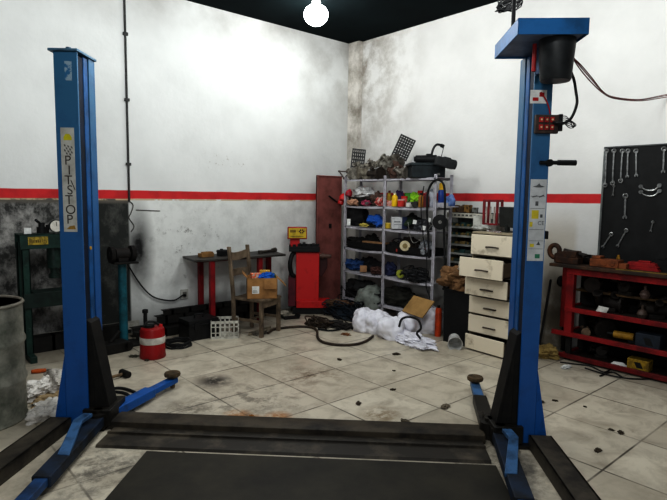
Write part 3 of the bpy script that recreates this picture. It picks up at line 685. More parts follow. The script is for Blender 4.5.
# rags by the drum
LINEN = M('dcd8d2', 'a5a099', 9, .42, .66, .9)
def rag(label, px, py, size, seed, mat, name='cleaning_rag', rz=0., z=0., amp=.5):
    q = at(px, py, Z=z)
    return solo(name, MB().blob((0, 0, size[2]*.55), size, amp, 2.0, seed, 5, floor=0, octv=4), mat, label, 'rag', (q.x, q.y, z), rz)
rag('crumpled white rag on floor nearest to the drum foot', 50, 417, (.13, .13, .07), 1, LINEN, rz=.4)
rag('crumpled white rag halfway between the drum and press', 47, 393, (.19, .1, .08), 2, LINEN, rz=.7)
rag('crumpled white rag touching the left blue lift post', 62, 391, (.13, .2, .1), 3, M('bdb8b0', '86807a', 9, .42, .66, .9), rz=.2)
rag('flat beige rag between the white rags by left post', 56, 400, (.16, .1, .04), 6, M('9a8768', '6b5a42', 8, rough=.9), rz=.3)
r = thing('chisel', 'chisel with orange handle on floor right behind the drum', 'tool', at(31, 374, Z=0), math.radians(-15))
MB().lathe([(.001, 0), (.016, .004), (.02, .05), (.016, .11), (.012, .12), (.001, .12)], 16).build('handle', M('b8561c', '7d3a14', 10), r, loc=(0, 0, .02), ry=PI/2)
MB().prism([(.12, .012), (.26, .004), (.26, .008), (.12, .026)], -.01, .01).build('blade', STEEL, r)
r = thing('mallet', 'mallet with wooden handle lying behind the left swing arm', 'tool', (0, 0, 0))
a, b = at(104, 379, Z=.03), at(125, 373.5, Z=.03)
MB().cyl(a, b, .013).build('handle', M('77644a', '4b3d2b', 12), r)
d_ = (b-a).normalized(); n_ = Vector((-d_.y, d_.x, 0))
MB().cyl(b-n_*.055, b+n_*.055, .03).build('mallet_head', SOOT, r)
mb = MB().tube(smooth([at(*p, Z=.012) for p in ((98, 396), (112, 392), (124, 393), (133, 398), (142, 400), (134, 392), (120, 388), (106, 390))]), .012)
solo('rubber_hose', mb, RUBBER, 'short black rubber hose curled beside the left swing arm', 'hose')
# ================================================================== steel shelving in the corner
SH = M('b2b0b6', '77757a', 9, .45, .75, .5, .1)
SHELF = M('b4b2b8', '7d7b80', 7, .45, .75, .5, .1)
YS = (5.46, 4.72, 3.92); X0, X1 = 4.95, 5.26
LEV = (1.82, 1.47, 1.19, .895, .58, .2)
r = thing('shelving_unit', 'grey slotted steel shelving crammed with parts in the corner', 'shelves', (0, 0, 0))
for Y in YS:
    for X, s in ((X0, 1), (X1, -1)):
        mb = MB().box(min(X, X+s*.003), max(X, X+s*.003), Y-.02, Y+.02, 0, 1.86).box(min(X, X+s*.035), max(X, X+s*.035), Y-.0015, Y+.0015, 0, 1.86)
        if s > 0:
            for k in range(36): mb.box(X-.001, X, Y-.012, Y-.004, .05+k*.05, .075+k*.05)
        mb.build('upright', SH, r)
for j, z in enumerate(LEV):
    for a, b in ((YS[1], YS[0]), (YS[2], YS[1])):
        sag = (.0, .02, .025, .03, .03, .0)[j]
        mb = MB(); N = 6
        for k in range(N):
            u0, u1 = a+(b-a)*k/N, a+(b-a)*(k+1)/N
            f = lambda u: z - sag*4*((u-a)/(b-a))*(1-(u-a)/(b-a))*.5
            p = [(X0, u0, f(u0)), (X1, u0, f(u0)), (X1, u1, f(u1)), (X0, u1, f(u1))]
            mb.add(p, [(0, 1, 2, 3)])
            for X in (X0, X1): mb.add([(X, u0, f(u0)), (X, u1, f(u1)), (X, u1, f(u1)-.025), (X, u0, f(u0)-.025)], [(0, 1, 2, 3)])
        o = mb.build('shelf', SHELF, r); so = o.modifiers.new('thick', 'SOLIDIFY'); so.thickness = .003
def S(px, lev, X=5.06, dz=0.):
    """spot on a shelf board under a photo column"""
    z = LEV[lev]
    p = at(px, 200 + (1.588-z)*536/6.4, X=X)
    return Vector((X, p.y, z+.004+dz))
# generic goods, each in several finishes
def bottle(label, px, lev, r, h, col, cap, X=5.03, name='bottle', cat='bottle', neck=.4, loc=None):
    t = thing(name, label, cat, loc if loc is not None else S(px, lev, X))
    MB().lathe([(.001, 0), (r*.92, 0), (r, .01), (r, h*.68), (r*.8, h*.78), (r*neck, h*.86), (r*neck, h*.9), (.001, h*.9)], 18).build('bottle_body', col, t)
    MB().lathe([(r*neck*1.2, h*.86), (r*neck*1.2, h), (.001, h)], 14).build('cap', cap, t)
    return t
def jar(label, px, lev, r, h, col, lid, X=5.03, name='jar', cat='jar', loc=None):
    t = thing(name, label, cat, loc if loc is not None else S(px, lev, X))
    MB().lathe([(.001, 0), (r, 0), (r, h*.82), (r*.9, h*.86), (.001, h*.86)], 18).build('jar_body', col, t)
    MB().lathe([(r*1.03, h*.84), (r*1.03, h), (.001, h)], 18).build('lid', lid, t)
    return t
def carton(label, px, lev, w, d, h, mat, rz=-.7, X=5.07, name='carton', tilt=0., mark=None):
    mb = MB().box(-w/2, w/2, -d/2, d/2, 0, h).box(-w*.3, w*.3, -d/2-.002, -d/2, h*.3, h*.7).box(-w/2-.001, w/2+.001, -d*.06, d*.06, h, h+.002)
    return solo(name, mb, mat, label, 'box', S(px, lev, X), rz, bevel=.003, rx=tilt)
def lump(name, label, cat, px, lev, size, mat, seed, amp=.5, rz=0., X=5.08, freq=2., dz=0.):
    return solo(name, MB().blob((0, 0, size[2]*.8), size, amp, freq, seed, 4, floor=0, octv=4), mat, label, cat, S(px, lev, X, dz), rz)
def metal_part(name, label, cat, px, lev, k, seed, mat=CAST, rz=0., X=5.1, dz=0.):
    """cast engine or gearbox bits: housing, flanges, pipes, bolts"""
    rnd = random.Random(seed); mb = MB()
    mb.cyl((-.09*k, 0, .06*k), (.08*k, 0, .07*k), .06*k, .045*k, n=18)
    mb.cyl((-.1*k, 0, .06*k), (-.085*k, 0, .06*k), .085*k, n=20)
    for i in range(6):
        a = i*PI/3; mb.cyl((-.105*k, .07*k*math.cos(a), .06*k+.07*k*math.sin(a)*.85), (-.08*k, .07*k*math.cos(a), .06*k+.07*k*math.sin(a)*.85), .01*k, n=6)
    for i in range(4):
        a = rnd.uniform(0, 2*PI); p = Vector((rnd.uniform(-.05, .08)*k, rnd.uniform(-.05, .05)*k, rnd.uniform(.05, .1)*k))
        q = p + Vector((math.cos(a)*.09*k, math.sin(a)*.07*k, rnd.uniform(.0, .1)*k))
        mb.cyl(p, q, rnd.uniform(.016, .03)*k, n=12); mb.cyl(q-(q-p)*.12, q, rnd.uniform(.03, .04)*k, n=12)
    mb.box(-.05*k, .06*k, -.05*k, .05*k, 0, .03*k)
    return solo(name, mb, mat, label, cat, S(px, lev, X, dz), rz, bevel=.002)
def cables(name, label, cat, px, lev, w, h, n, seed, mat=RUBBER, X=5.06, loc=None, rad=.007, d=None):
    rnd = random.Random(seed); mb = MB(); d = d or w*.5
    for i in range(n):
        pts = [(rnd.uniform(-d, d), rnd.uniform(-w, w), rnd.uniform(rad, h)) for _ in range(6)]
        pts[0] = (pts[0][0], pts[0][1], rad); pts[-1] = (pts[-1][0], pts[-1][1], rad)
        q = smooth(pts, 6)
        for p in q: p.z = max(p.z, rad)
        mb.tube(q, rad, 6)
    mb.blob((0, 0, h*.3), (d*.8, w*.8, h*.35), .5, 2.5, seed, 3, floor=0)
    return solo(name, mb, mat, label, cat, loc if loc is not None else S(px, lev, X))
# -- on top of the shelves
def grille(label, px, py, X, w, h, ry, rx, dz=0):
    mb = MB(); nx, nz = 6, 8; b = .02
    for k in range(nx+1): u = -w/2+w*k/nx; mb.box(-.004, .004, u-b/2, u+b/2, 0, h)
    for k in range(nz+1): v = h*k/nz; mb.box(-.004, .004, -w/2-b/2, w/2+b/2, v-b/2, v+b/2)
    for k in range(5): mb.box(-.004, .004, -w/2+w*(k+.5)/6, -w/2+w*(k+1.5)/6, h*(k+1)/8, h*(k+2)/8) if k % 2 else None
    p = at(px, py, X=X)
    return solo('perforated_plate', mb, M('3f3f3e', '2a2a29', 12, rough=.5), label, 'plate', p, .8, rx=rx, ry=ry)
grille('dark perforated plate leaning left on top of the shelves', 356, 177, 5.2, .17, .38, .0, .1)
grille('dark perforated plate tilted right on top of the shelves', 399, 157.5, 5.16, .19, .27, .0, .42)
solo('grey_sheet', MB().box(-.005, .005, -.1, .1, 0, .19).box(-.008, .008, -.1, .1, .17, .19), M('b5b6b6', '9b9c9c', 8), 'plain grey panel propped behind the black case on shelves', 'panel', S(416, 0, 5.28, .08), .8, rx=.3, bevel=.002)
mb = MB(); a, b, c_ = Vector((0, .12, .1)), Vector((0, -.1, .09)), Vector((0, .02, .0))
for p, q in ((a, b), (b, c_), (c_, a)): mb.cyl(p, q, .009, n=8)
for p in (a, b, c_): mb.cyl(p-Vector((.012, 0, 0)), p+Vector((.012, 0, 0)), .014, n=8)
solo('warning_triangle', mb, M('5a4f4a', '3c3531', 10), 'thin triangular frame at top left end of shelves', 'triangle', S(345, 0, 4.98, .012))
parts = [('grey cast gearbox part at left end of shelf top', 354, 1.1, 1, CAST, 5.06, 0), ('pale alloy pump housing left of centre on shelf top', 366, 1.25, 2, M('8d8779', '4f483e', 15, .4, .65, .55, .35, bump=.3), 5.1, 0),
         ('dark starter motor lying at front of shelf top heap', 376, 1.0, 3, M('3a332d', '1f1b18', 14, rough=.6, metal=.3, bump=.2), 5.0, 0), ('grey bracket casting at centre of shelf top heap', 382, 1.2, 4, CAST, 5.12, .02),
         ('brown rusty housing beside the black case on shelf top', 396, 1.25, 5, M('5b443a', '352620', 12, rough=.7, metal=.2, bump=.2), 5.06, 0), ('light grey alternator high on the shelf top heap', 388, 1.15, 6, M('8b887f', '5a564e', 16, .4, .65, .5, .4, bump=.3), 5.12, .11),
         ('small grey casting perched on the shelf top heap', 372, .8, 7, M('9a958a', '615b50', 16, .4, .65, .5, .4, bump=.3), 5.1, .13), ('grey pipe elbow casting at front right of shelf heap', 403, 1.0, 8, M('7f7a72', '4a443d', 16, .4, .65, .5, .4, bump=.3), 5.0, 0),
         ('grey flange casting leaning on the left perforated plate', 361, .9, 9, CAST, 5.14, .1), ('dark bracket casting at top of the shelf heap', 396, .9, 10, M('5d5850', '36322c', 14, rough=.6, metal=.3, bump=.2), 5.1, .15)]
for lb, px, k, sd, mt, X, dz in parts: metal_part('engine_part', lb, 'engine part', px, 0, k, sd, mt, random.Random(sd).uniform(0, 6), X, dz)['group'] = 'engine parts heaped on the shelf top'
r = thing('storage_case', 'black lidded case on right end of the shelf top', 'case', S(426, 0, 5.08), -.62)
MB().box(-.2, .2, -.11, .11, 0, .14).build('case_body', M('232b2e', '15191b', 9, rough=.5), r, .006)
MB().box(-.23, .21, -.12, .12, .14, .165).box(-.21, .19, -.1, .1, .165, .175).build('lid', M('2c3538', '191e20', 9, rough=.45), r, .005)
MB().box(.1, .135, -.116, -.11, .03, .055).build('latch', GREY, r)
b = S(426, 0, 5.08, .177)
mb = MB().cyl((-.13, 0, .045), (.12, 0, .05), .045, .05, n=20).cyl((-.15, 0, .045), (-.13, 0, .045), .03).box(.0, .06, -.03, .03, .08, .11).tube(smooth([(.06, 0, .09), (.08, 0, .17), (.12, 0, .22), (.19, 0, .215)]), .014).cyl((.17, 0, .215), (.21, 0, .2), .022)
solo('power_drill', mb, M('161718', '262728', 15, rough=.5), 'black tool with curved arm lying on the black case', 'tool', b+Vector((.02, .02, 0)), -.62, bevel=.003)
mb = MB().box(-.11, .11, -.06, .06, 0, .1).cyl((.11, 0, .05), (.13, 0, .05), .05, n=20).cyl((-.06, 0, .1), (-.06, 0, .22), .004, n=8).box(-.03, .05, -.03, .03, .1, .115)
solo('camera_box', mb, M('2c2e2f', '18191a', 12, rough=.5), 'dark boxy lamp unit on right edge of the black case', 'lamp unit', at(444, 167, X=5.05), -.62, bevel=.005, ry=.22)
# -- first shelf
for lb, px, py, rr, mt in (('round red cap in the red cluster at shelf left post', 343, 197, .05, REDH), ('red plastic cap low at the shelf left post', 341, 203, .045, M('c32a2a', '8a1a1a', 8, rough=.35)), ('dark red round cap above the red cluster on shelf', 349, 193, .05, M('a02030', '661420', 8, rough=.4))):
    q = at(px, py, X=4.97)
    solo('red_cap', MB().lathe([(.001, -rr), (rr*.9, -rr*.9), (rr, 0), (rr*.8, rr*.5), (rr*.4, rr*.8), (rr*.35, rr), (.001, rr)], 20), mt, lb, 'ball', (q.x, q.y, max(q.z, LEV[1]+rr+.004)), ry=.3, group='red caps at left end of first shelf')  # round red caps clustered at the left post
lump('white_bag', 'crumpled white plastic bag at top of the first shelf', 'bag', 364, 1, (.09, .17, .07), M('c9c9c8', '949493', 10, rough=.5), 11, .6, dz=.11, X=5.1)
lump('dark_rag', 'dark oily rag filling left half of the first shelf', 'rag', 364, 1, (.1, .27, .075), M('1e1b19', '3f3531', 8, rough=.9), 12, .6, X=5.1)
lump('brown_rag', 'brown rag on right part of left bay, first shelf', 'rag', 378, 1, (.09, .1, .09), M('54423a', '2f2521', 9, rough=.9), 13, .6)
lump('pink_rag', 'small pink rag at the front of the first shelf', 'rag', 366, 1, (.05, .07, .04), M('a3445e', '6d2a3c', 9, rough=.9), 14, .5, X=4.98)
lump('leather_glove', 'tan glove hanging over left front of first shelf', 'glove', 353, 1, (.05, .085, .045), M('b08a72', '7d5d4b', 9, rough=.9), 15, .6, X=4.97)
lump('red_cloth', 'red and white cloth near the middle shelf post', 'cloth', 381, 1, (.07, .06, .06), M('a8403a', 'c0b0a8', 18, .45, .6, .9), 16, .5, X=5.02)
carton('white carton with red print beside middle shelf post', 389, 1, .06, .06, .07, M('d3a69a', 'c05a4a', 30, .5, .6))
bottle('tall ochre bottle behind the yellow bottle on first shelf', 389, 1, .03, .2, M('a88c2c', '6d5a1c', 9), M('6a2f2a'), 5.12)
bottle('yellow bottle with pale cap on the first shelf', 394.5, 1, .038, .17, M('d8b41e', 'b8941a', 9, rough=.4), M('c7c0a0'), 4.99)
lump('purple_bag', 'purple crumpled bag behind bottles on first shelf', 'bag', 399, 1, (.06, .07, .11), M('4a3560', '2c2038', 9, rough=.6), 17, .4, X=5.18)
jar('red jar right of the yellow bottle, first shelf', 401, 1, .045, .09, M('b5342c', '8a231d', 9), M('d0a8a0'), 5.0)
jar('pink tub behind the red jar on first shelf', 404, 1, .04, .13, M('b8534d', '8c3a36', 9), REDH, 5.1)
carton('green carton standing at back of the first shelf', 408, 1, .09, .06, .17, M('4f9a38', '35702a', 9), X=5.16)
lump('lime_cloth', 'bright lime green cloth in middle of right bay', 'cloth', 416, 1, (.06, .085, .075), M('8cc22c', '5f8a1e', 9, rough=.8), 18, .5, dz=.04, X=5.12)
jar('white pot in front of green carton on first shelf', 409, 1, .04, .06, M('bfbcb6', '908d88', 9), GREY, 4.99)
metal_part('brass_valve', 'small dark valve in front of the lime cloth', 'valve', 415, 1, .5, 21, M('34322f', '1d1b19', 14, rough=.5, metal=.3), .8, 4.99)
bottle('amber spray bottle with dark cap on first shelf', 421, 1, .035, .17, M('9a6c2a', '6b481a', 9), BLACK, 5.0)
bottle('maroon bottle next to amber bottle on first shelf', 426, 1, .035, .18, M('6a2a2c', '43191b', 9), M('8a3a3c'), 5.02)
jar('brown jar with red lid on first shelf right end', 420, 1, .035, .2, M('7d5a48', '553b2e', 9), REDH, 5.13)
bottle('white bottle beside right shelf post, first shelf', 431, 1, .035, .22, M('b9bcc4', '8a8d95', 9), M('9aa0ac'), 5.1)
# -- second shelf
lump('black_bag', 'big black bag filling left of the second shelf', 'bag', 356, 2, (.12, .2, .19), M('0f1011', '1d1d1e', 8, rough=.7), 22, .3, X=5.12)
lump('blue_cloth', 'bright blue cloth sloping on the second shelf', 'cloth', 375, 2, (.08, .13, .085), M('1f57a8', '143a70', 10, rough=.8), 23, .45, X=5.06)
lump('yellow_rag', 'pale yellow rag at front of second shelf', 'rag', 364, 2, (.04, .08, .025), M('b5a755', '857a3c', 9, rough=.9), 24, .5, X=4.975)
carton('small white tag box at left end of second shelf', 348.5, 2, .05, .03, .09, WHITE, X=4.98)
jar('yellow tub beside middle post on second shelf', 388, 2, .04, .07, M('b59a2c', '7d6a1e', 9), M('c8b45a'), 5.0)
r = thing('white_canister', 'white printed box on second shelf, right bay', 'box', S(397, 2, 5.03), -.65)
MB().box(-.075, .075, -.05, .05, 0, .15).build('box_body', M('c3c4c4', '9a9b9b', 14, rough=.6), r, .004)
MB().box(-.05, .03, -.052, -.05, .08, .1).box(-.05, .05, -.052, -.05, .05, .06).build('box_print', M('77797c', '9a9b9b', 25), r)
carton('navy blue box next to the white printed box', 404, 2, .06, .09, .15, M('1d2848', '121a30', 9))
carton('flat red carton on top of second shelf boxes', 398, 2, .09, .08, .03, M('b23a32', 'c9b0aa', 20, .5, .6), X=5.16, name='red_carton')['label'] = 'flat red carton behind the white printed box'
mb = MB().lathe([(.001, 0), (.05, .01), (.085, .05), (.08, .07), (.02, .09), (.001, .09)], 20)
solo('green_funnel', mb, M('2a3a28', '182416', 9, rough=.5), 'dark green funnel tilted on the second shelf', 'funnel', S(410, 2, 5.13, .06), ry=-.7)
cables('cable_bundle', 'grey cables with white tags on second shelf right end', 'cable', 423, 2, .15, .13, 9, 31, M('43464a', '27292c', 12), 5.06)
for px, py in ((415, 222), (429, 220), (424, 228)):
    p = at(px, py, X=4.95)
    solo('paper_tag', MB().box(-.003, .003, -.022, .022, 0, .05).cyl((-.004, 0, .042), (.004, 0, .042), .006, n=8), WHITE, {415: 'white paper tag left of the grey cable bundle', 429: 'white paper tag highest on the grey cable bundle', 424: 'white paper tag lowest on the grey cable bundle'}[px], 'tag', (4.94, p.y, p.z-.025), .8, group='paper tags on second shelf', rx=.15)
# -- third shelf
def bin_tray(label, y0, y1, X=4.965, h=.085):
    r = thing('parts_tray', label, 'tray', (0, 0, LEV[3]+.004))
    MB().box(X, X+.008, y0, y1, 0, h).box(X+.27, X+.278, y0, y1, 0, h).box(X, X+.278, y0, y0+.008, 0, h).box(X, X+.278, y1-.008, y1, 0, h).build('tray_wall', BLACK, r, .002)
    MB().box(X, X+.278, y0, y1, 0, .006).build('tray_floor', BLACK, r)
bin_tray('long black parts tray in left bay of third shelf', 4.77, 5.42)
bin_tray('long black parts tray in right bay of third shelf', 3.96, 4.68)
solo('wood_board', MB().box(-.05, .05, -.2, .2, 0, .02).box(-.05, .05, -.2, -.19, .02, .024), M('8a6a4a', '654a32', 8, rough=.8), 'short tan board lying across the left parts tray', 'board', (5.02, 4.93, LEV[3]+.09), .02, bevel=.002)
lump('black_rag', 'black rag heaped in the left parts tray', 'rag', 357, 3, (.1, .22, .07), M('161514', '2b2826', 9, rough=.9), 41, .5, X=5.12, dz=.01)
cables('wire_harness', 'dark wire harness piled in the right parts tray', 'cable', 396, 3, .16, .16, 9, 42, M('1a1a1b', '2d2c2c', 12), 5.1)
r = thing('tape_roll', 'round cream tape roll in front of right parts tray', 'tape', S(404.5, 3, 4.945, .1), -.7)
MB().lathe([(.032, -.02), (.062, -.02), (.064, 0), (.062, .02), (.032, .02), (.032, -.02)], 32).build('roll_tape', M('cfc4a4', 'a89d80', 9, rough=.6), r, rx=PI/2)
MB().lathe([(.001, -.016), (.031, -.018), (.031, .018), (.001, .016)], 24).build('roll_core', M('8f7f56', '6a5d3e', 12), r, rx=PI/2)
solo('red_fuse_box', MB().box(-.03, .03, -.02, .02, 0, .04).box(-.02, .02, -.022, -.02, .01, .03), M('a83a30', '6f241d', 9), 'small red piece left of the cream tape roll', 'box', S(398, 3, 4.99, .01), -.6, bevel=.003)
lump('clear_bag', 'clear plastic bag in right end of right parts tray', 'bag', 426, 3, (.06, .09, .09), M('8f9296', '4f5256', 14, .42, .6, .25), 43, .5, X=5.02, dz=.01)
lump('leather_strap', 'dark leather strap heap behind the cream tape roll', 'strap', 411, 3, (.09, .12, .1), M('1e1915', '34291f', 9, rough=.8), 44, .5, X=5.14, dz=.01)
# -- fourth shelf
lump('blue_bag', 'dull blue bag on left of fourth shelf', 'bag', 354, 4, (.11, .17, .08), M('1d3f6e', '122745', 9, rough=.7), 51, .4)
carton('tan carton right of the dull blue bag', 363, 4, .09, .06, .085, M('a07a58', '7c5b3f', 9), X=5.0)
lump('black_strap', 'black padded strap leaning behind the tan carton', 'strap', 370, 4, (.08, .19, .1), M('18171a', '2a282b', 9, rough=.8), 52, .5, X=5.16)
lump('brown_rag', 'reddish brown rag at right of left bay, fourth shelf', 'rag', 377, 4, (.07, .09, .05), M('4a302a', '2c1c18', 9, rough=.9), 53, .5, X=5.02)
lump('navy_bag', 'navy bag beside middle post on fourth shelf', 'bag', 390, 4, (.08, .09, .09), M('232a4a', '151a30', 9, rough=.7), 54, .4, X=5.08)
mb = MB().lathe([(.015, -.04), (.048, -.04), (.052, 0), (.048, .04), (.015, .04), (.015, -.04)], 24)
solo('string_roll', mb, M('99a03c', '6d7228', 12, rough=.8), 'yellow green roll of string on fourth shelf', 'roll', S(400, 4, 4.99, .053), -.7, rx=PI/2)
cables('hanging_harness', 'black harness with clips spilling over fourth shelf', 'cable', 417, 4, .19, .16, 12, 55, M('17181a', '2c2d30', 12), 5.02)
cables('drooping_wire', 'black wire loops drooping below the fourth shelf', 'cable', 410, 4, .1, .04, 4, 56, BLACK, 4.95, loc=S(414, 4, 4.94, -.01))
# -- bottom
lump('tyre_bag', 'black sack on bottom shelf, left bay', 'bag', 362, 5, (.13, .28, .14), M('121212', '232323', 9, rough=.8), 61, .4, X=5.1)
lump('green_sack', 'dark olive sack on bottom shelf, right bay', 'bag', 400, 5, (.12, .27, .13), M('23231c', '141410', 9, rough=.8), 62, .4, X=5.1)
bottle('teal glass bottle at right end of bottom shelf', 427, 5, .03, .16, M('2d4a48', '1a2e2c', 9, rough=.3), GREY, 4.99)
cables('cable_pile', 'black cable pile in front of left bay bottom shelf', 'cable', 356, 5, .2, .22, 14, 63, BLACK, loc=(4.86, 5.1, 0))
# -- hoses over the right post
q = lambda px, py, X=4.93: at(px, py, X=X)
solo('air_hose', MB().tube(smooth([q(429, 258), (q(428, 232)), q(427, 210), q(428, 192), q(433, 182), q(439, 180), q(444, 186), q(445, 205), q(444, 235), q(445, 262), q(444, 290)]), .013, 10), RUBBER, 'thick black hose looped over the right shelf post', 'hose')
solo('thin_hose', MB().tube(smooth([q(424, 186), q(421, 205), q(423, 235), q(427, 262), q(426, 285), q(430, 300), q(431, 322), q(431, 333)]), .006, 8), RUBBER, 'thin black hose hanging beside the right shelf post', 'hose')
solo('grey_wire', MB().tube(smooth([q(408, 222), q(410, 235), q(414, 243), q(424, 236), q(432, 225), q(438, 222)]), .004, 6), GREY, 'thin grey wire sagging across the right shelf bay', 'cable')
r = thing('hose_reel', 'round black hose reel hanging on the right shelf post', 'reel', q(440, 222, 4.92), -.9)
MB().lathe([(.02, -.03), (.085, -.03), (.085, -.02), (.055, -.018), (.055, .018), (.085, .02), (.085, .03), (.02, .03)], 28).build('reel_drum', BLACK, r, rx=PI/2)
MB().cyl((0, -.04, 0), (0, .04, 0), .02).build('reel_hub', GREY, r)
r = thing('spray_can', 'blue spray can with yellow top beside right shelf post', 'spray can', (5.02, at(441, 203, X=5.02).y, at(441, 206, X=5.02).z))
MB().lathe([(.001, 0), (.033, 0), (.035, .005), (.035, .17), (.025, .185), (.001, .185)], 20).build('can_body', M('1f3f88', '142a5c', 9, rough=.35), r)
MB().lathe([(.026, .185), (.026, .25), (.02, .265), (.001, .265)], 18).build('cap', M('d2a91c', 'a8851a', 9), r)
solo('can_bracket', MB().box(-.02, .18, -.13, .06, -.012, 0).box(-.02, -.014, -.13, .06, 0, .04), SH, 'small steel ledge holding cans at right shelf post', 'ledge', (5.0, at(441, 203, X=5.02).y, at(441, 206, X=5.02).z-.001))
p = at(449, 203, X=5.07)
solo('blue_pouch', MB().blob((0, 0, .06), (.05, .06, .07), .3, 2, 71, floor=0), M('7089b8', '3a5488', 12, .45, .6, .6), 'pale blue plastic pouch right of the blue spray can', 'pouch', (5.09, p.y, at(441, 206, X=5.02).z))
# -- more clutter wedged between the goods
def rod(name, label, cat, p, q, r, mat, knob=None):
    mb = MB().cyl(p, q, r, n=10)
    if knob: mb.cyl(Vector(q)-(Vector(q)-Vector(p)).normalized()*.04, q, knob, n=12)
    return solo(name, mb, mat, label, cat)
z = LEV[1]+.012
rod('screwdriver', 'dark screwdriver poking out over first shelf edge, left bay', 'tool', (5.12, 5.05, z+.06), (4.9, 5.0, z+.02), .008, STEEL, .016)
rod('pry_bar', 'thin grey bar lying across engine parts on shelf top', 'bar', (5.2, 4.78, LEV[0]+.2), (4.93, 5.0, LEV[0]+.11), .011, STEEL)
rod('steel_tube', 'pale steel tube pointing up out of the engine parts', 'tube', (5.1, 4.85, LEV[0]+.12), (5.12, 4.72, LEV[0]+.31), .016, M('8a857b', '5d594f', 12, rough=.5, metal=.3), .024)
rod('steel_tube', 'short steel stub standing left of the engine part heap', 'tube', (5.1, 5.33, LEV[0]+.1), (5.08, 5.36, LEV[0]+.24), .018, M('7a756b', '4d493f', 12, rough=.5, metal=.3), .03)
cables('wire_harness', 'thin black wires crowding left end of second shelf', 'cable', 372, 2, .1, .07, 7, 131, BLACK, 5.0, rad=.005)
cables('wire_harness', 'black wires tangled at front of bottom left shelf', 'cable', 372, 5, .17, .16, 10, 132, BLACK, 4.99)
cables('wire_harness', 'grey wires bunched behind the jars on first shelf', 'cable', 411, 1, .12, .09, 7, 133, M('3d3b3a', '222120', 12), 5.18)
lump('black_rag', 'black rag stuffed behind white printed box, second shelf', 'rag', 412, 2, (.08, .15, .1), M('1b1b1a', '302e2b', 9, rough=.9), 134, .5, X=5.16)
lump('dark_bag', 'dark bag on top of the parts in left tray', 'bag', 372, 3, (.08, .12, .075), M('1a1918', '2f2b28', 9, rough=.8), 135, .5, X=5.16, dz=.04)
carton('grey carton at left end of the third shelf', 356, 3, .07, .07, .1, M('5a5a58', '3d3d3b', 9), X=5.14)
# ================================================================== sacks and cables before the shelves
SACK = M('dddce2', 'bbbac4', 6, .5, .75, .45, bump=.12)
def sack(label, px, py, size, seed, mat=SACK, rz=0., amp=.22, name='plastic_sack', z=0., cat='sack', freq=1.15, octv=3):
    q = at(px, py, Z=size[2]*.5+z)
    o = solo(name, MB().blob((0, 0, size[2]*.62), size, amp, freq, seed, 5, floor=0, octv=octv), mat, label, cat, (q.x, q.y, z), rz)
    return o
sack('leftmost white plastic sack of the floor pile', 364, 323, (.17, .15, .17), 81, rz=.5)
sack('white sack between leftmost sack and the front bulging one', 377, 325, (.17, .16, .17), 82, rz=.2)
sack('bulging white sack at the front centre of the pile', 391, 331, (.14, .17, .16), 83, rz=.9)
sack('white sack under the black hose loop', 409, 325, (.17, .17, .17), 84, rz=.1)
sack('white crumpled sack at right end beside orange cylinder', 427, 324, (.14, .2, .19), 85, rz=.6)
sack('flat white sheet of plastic spread at front of the sacks', 412, 340, (.14, .34, .06), 86, rz=.85-1.1, amp=.5, freq=2.2, name='plastic_sheet', cat='plastic sheet')
sack('grey green sack lying behind the white sacks', 370, 307, (.16, .24, .25), 87, M('7d827c', '53574f', 8, .42, .66, .6), rz=.4)
q = at(412, 312, Z=.28)
mb = MB().box(-.005, .005, -.2, .2, 0, .24).box(-.006, .006, -.2, -.185, 0, .24)
solo('cardboard_sheet', mb, M('a28252', '83683f', 5, rough=.85), 'tan cardboard sheet leaning between sacks and shelves', 'cardboard', (q.x, q.y, .25), -.25, ry=.75)
a = at(408, 324, Z=.3)
solo('black_hose', MB().tube(smooth([at(*p, Z=z) for p, z in (((399, 327), .22), ((402, 319), .3), ((410, 317), .32), ((418, 320), .3), ((421, 328), .26), ((417, 333), .2), ((420, 338), .1))]), .012), RUBBER, 'black hose loop lying over the white sacks', 'hose')
r = thing('orange_cylinder', 'orange cylinder standing between white sacks and black bin', 'cylinder', (4.9, at(438, 330, X=4.9).y, 0))
MB().lathe([(.001, 0), (.036, 0), (.038, .01), (.038, .3), (.03, .33), (.001, .335)], 20).build('cylinder_body', M('c4491f', '8f3215', 9, rough=.4), r)
MB().lathe([(.015, .335), (.02, .36), (.001, .365)], 14).build('cap', BLACK, r)
cables('cable_pile', 'tangled dark cables heaped beside the red machine', 'cable', 0, 0, .28, .24, 26, 91, M('151a20', '22303d', 12), loc=(*at(343, 318, Z=0).xy, 0))
cables('wire_tangle', 'brown wire tangle on floor where the long hose starts', 'cable', 0, 0, .2, .1, 18, 92, M('2d241c', '4a3d30', 12), loc=(*at(318, 326, Z=0).xy, 0), rad=.009)
cables('black_cables', 'black cables lying between heap and grey green sack', 'cable', 0, 0, .2, .34, 20, 93, BLACK, loc=(*at(353, 311, Z=0).xy, 0))
cables('wire_tangle', 'dark wires sprawling on floor in front of the cable heap', 'cable', 0, 0, .22, .06, 14, 94, M('1c1a18', '34302b', 12), loc=(*at(338, 327, Z=0).xy, 0), rad=.008)
HOSE = M('2a221c', '4a3c2e', 10, rough=.6)
solo('floor_hose', MB().tube(smooth([at(*p, Z=.016) for p in ((268, 333), (274, 329.5), (286, 327.5), (300, 326.5), (312, 327.5), (317, 331), (317.5, 337), (322, 341.5), (332, 344.2), (345, 345), (358, 343.8), (367, 340.5), (373, 336))]), .014, 10), HOSE, 'long brown hose looping across the floor before the sacks', 'hose')
solo('floor_hose', MB().tube(smooth([at(*p, Z=.014) for p in ((318, 329), (330, 330.5), (340, 329), (343, 326), (338, 323), (330, 324))]), .011, 8), RUBBER, 'short black hose loop beside the cable tangle', 'hose')
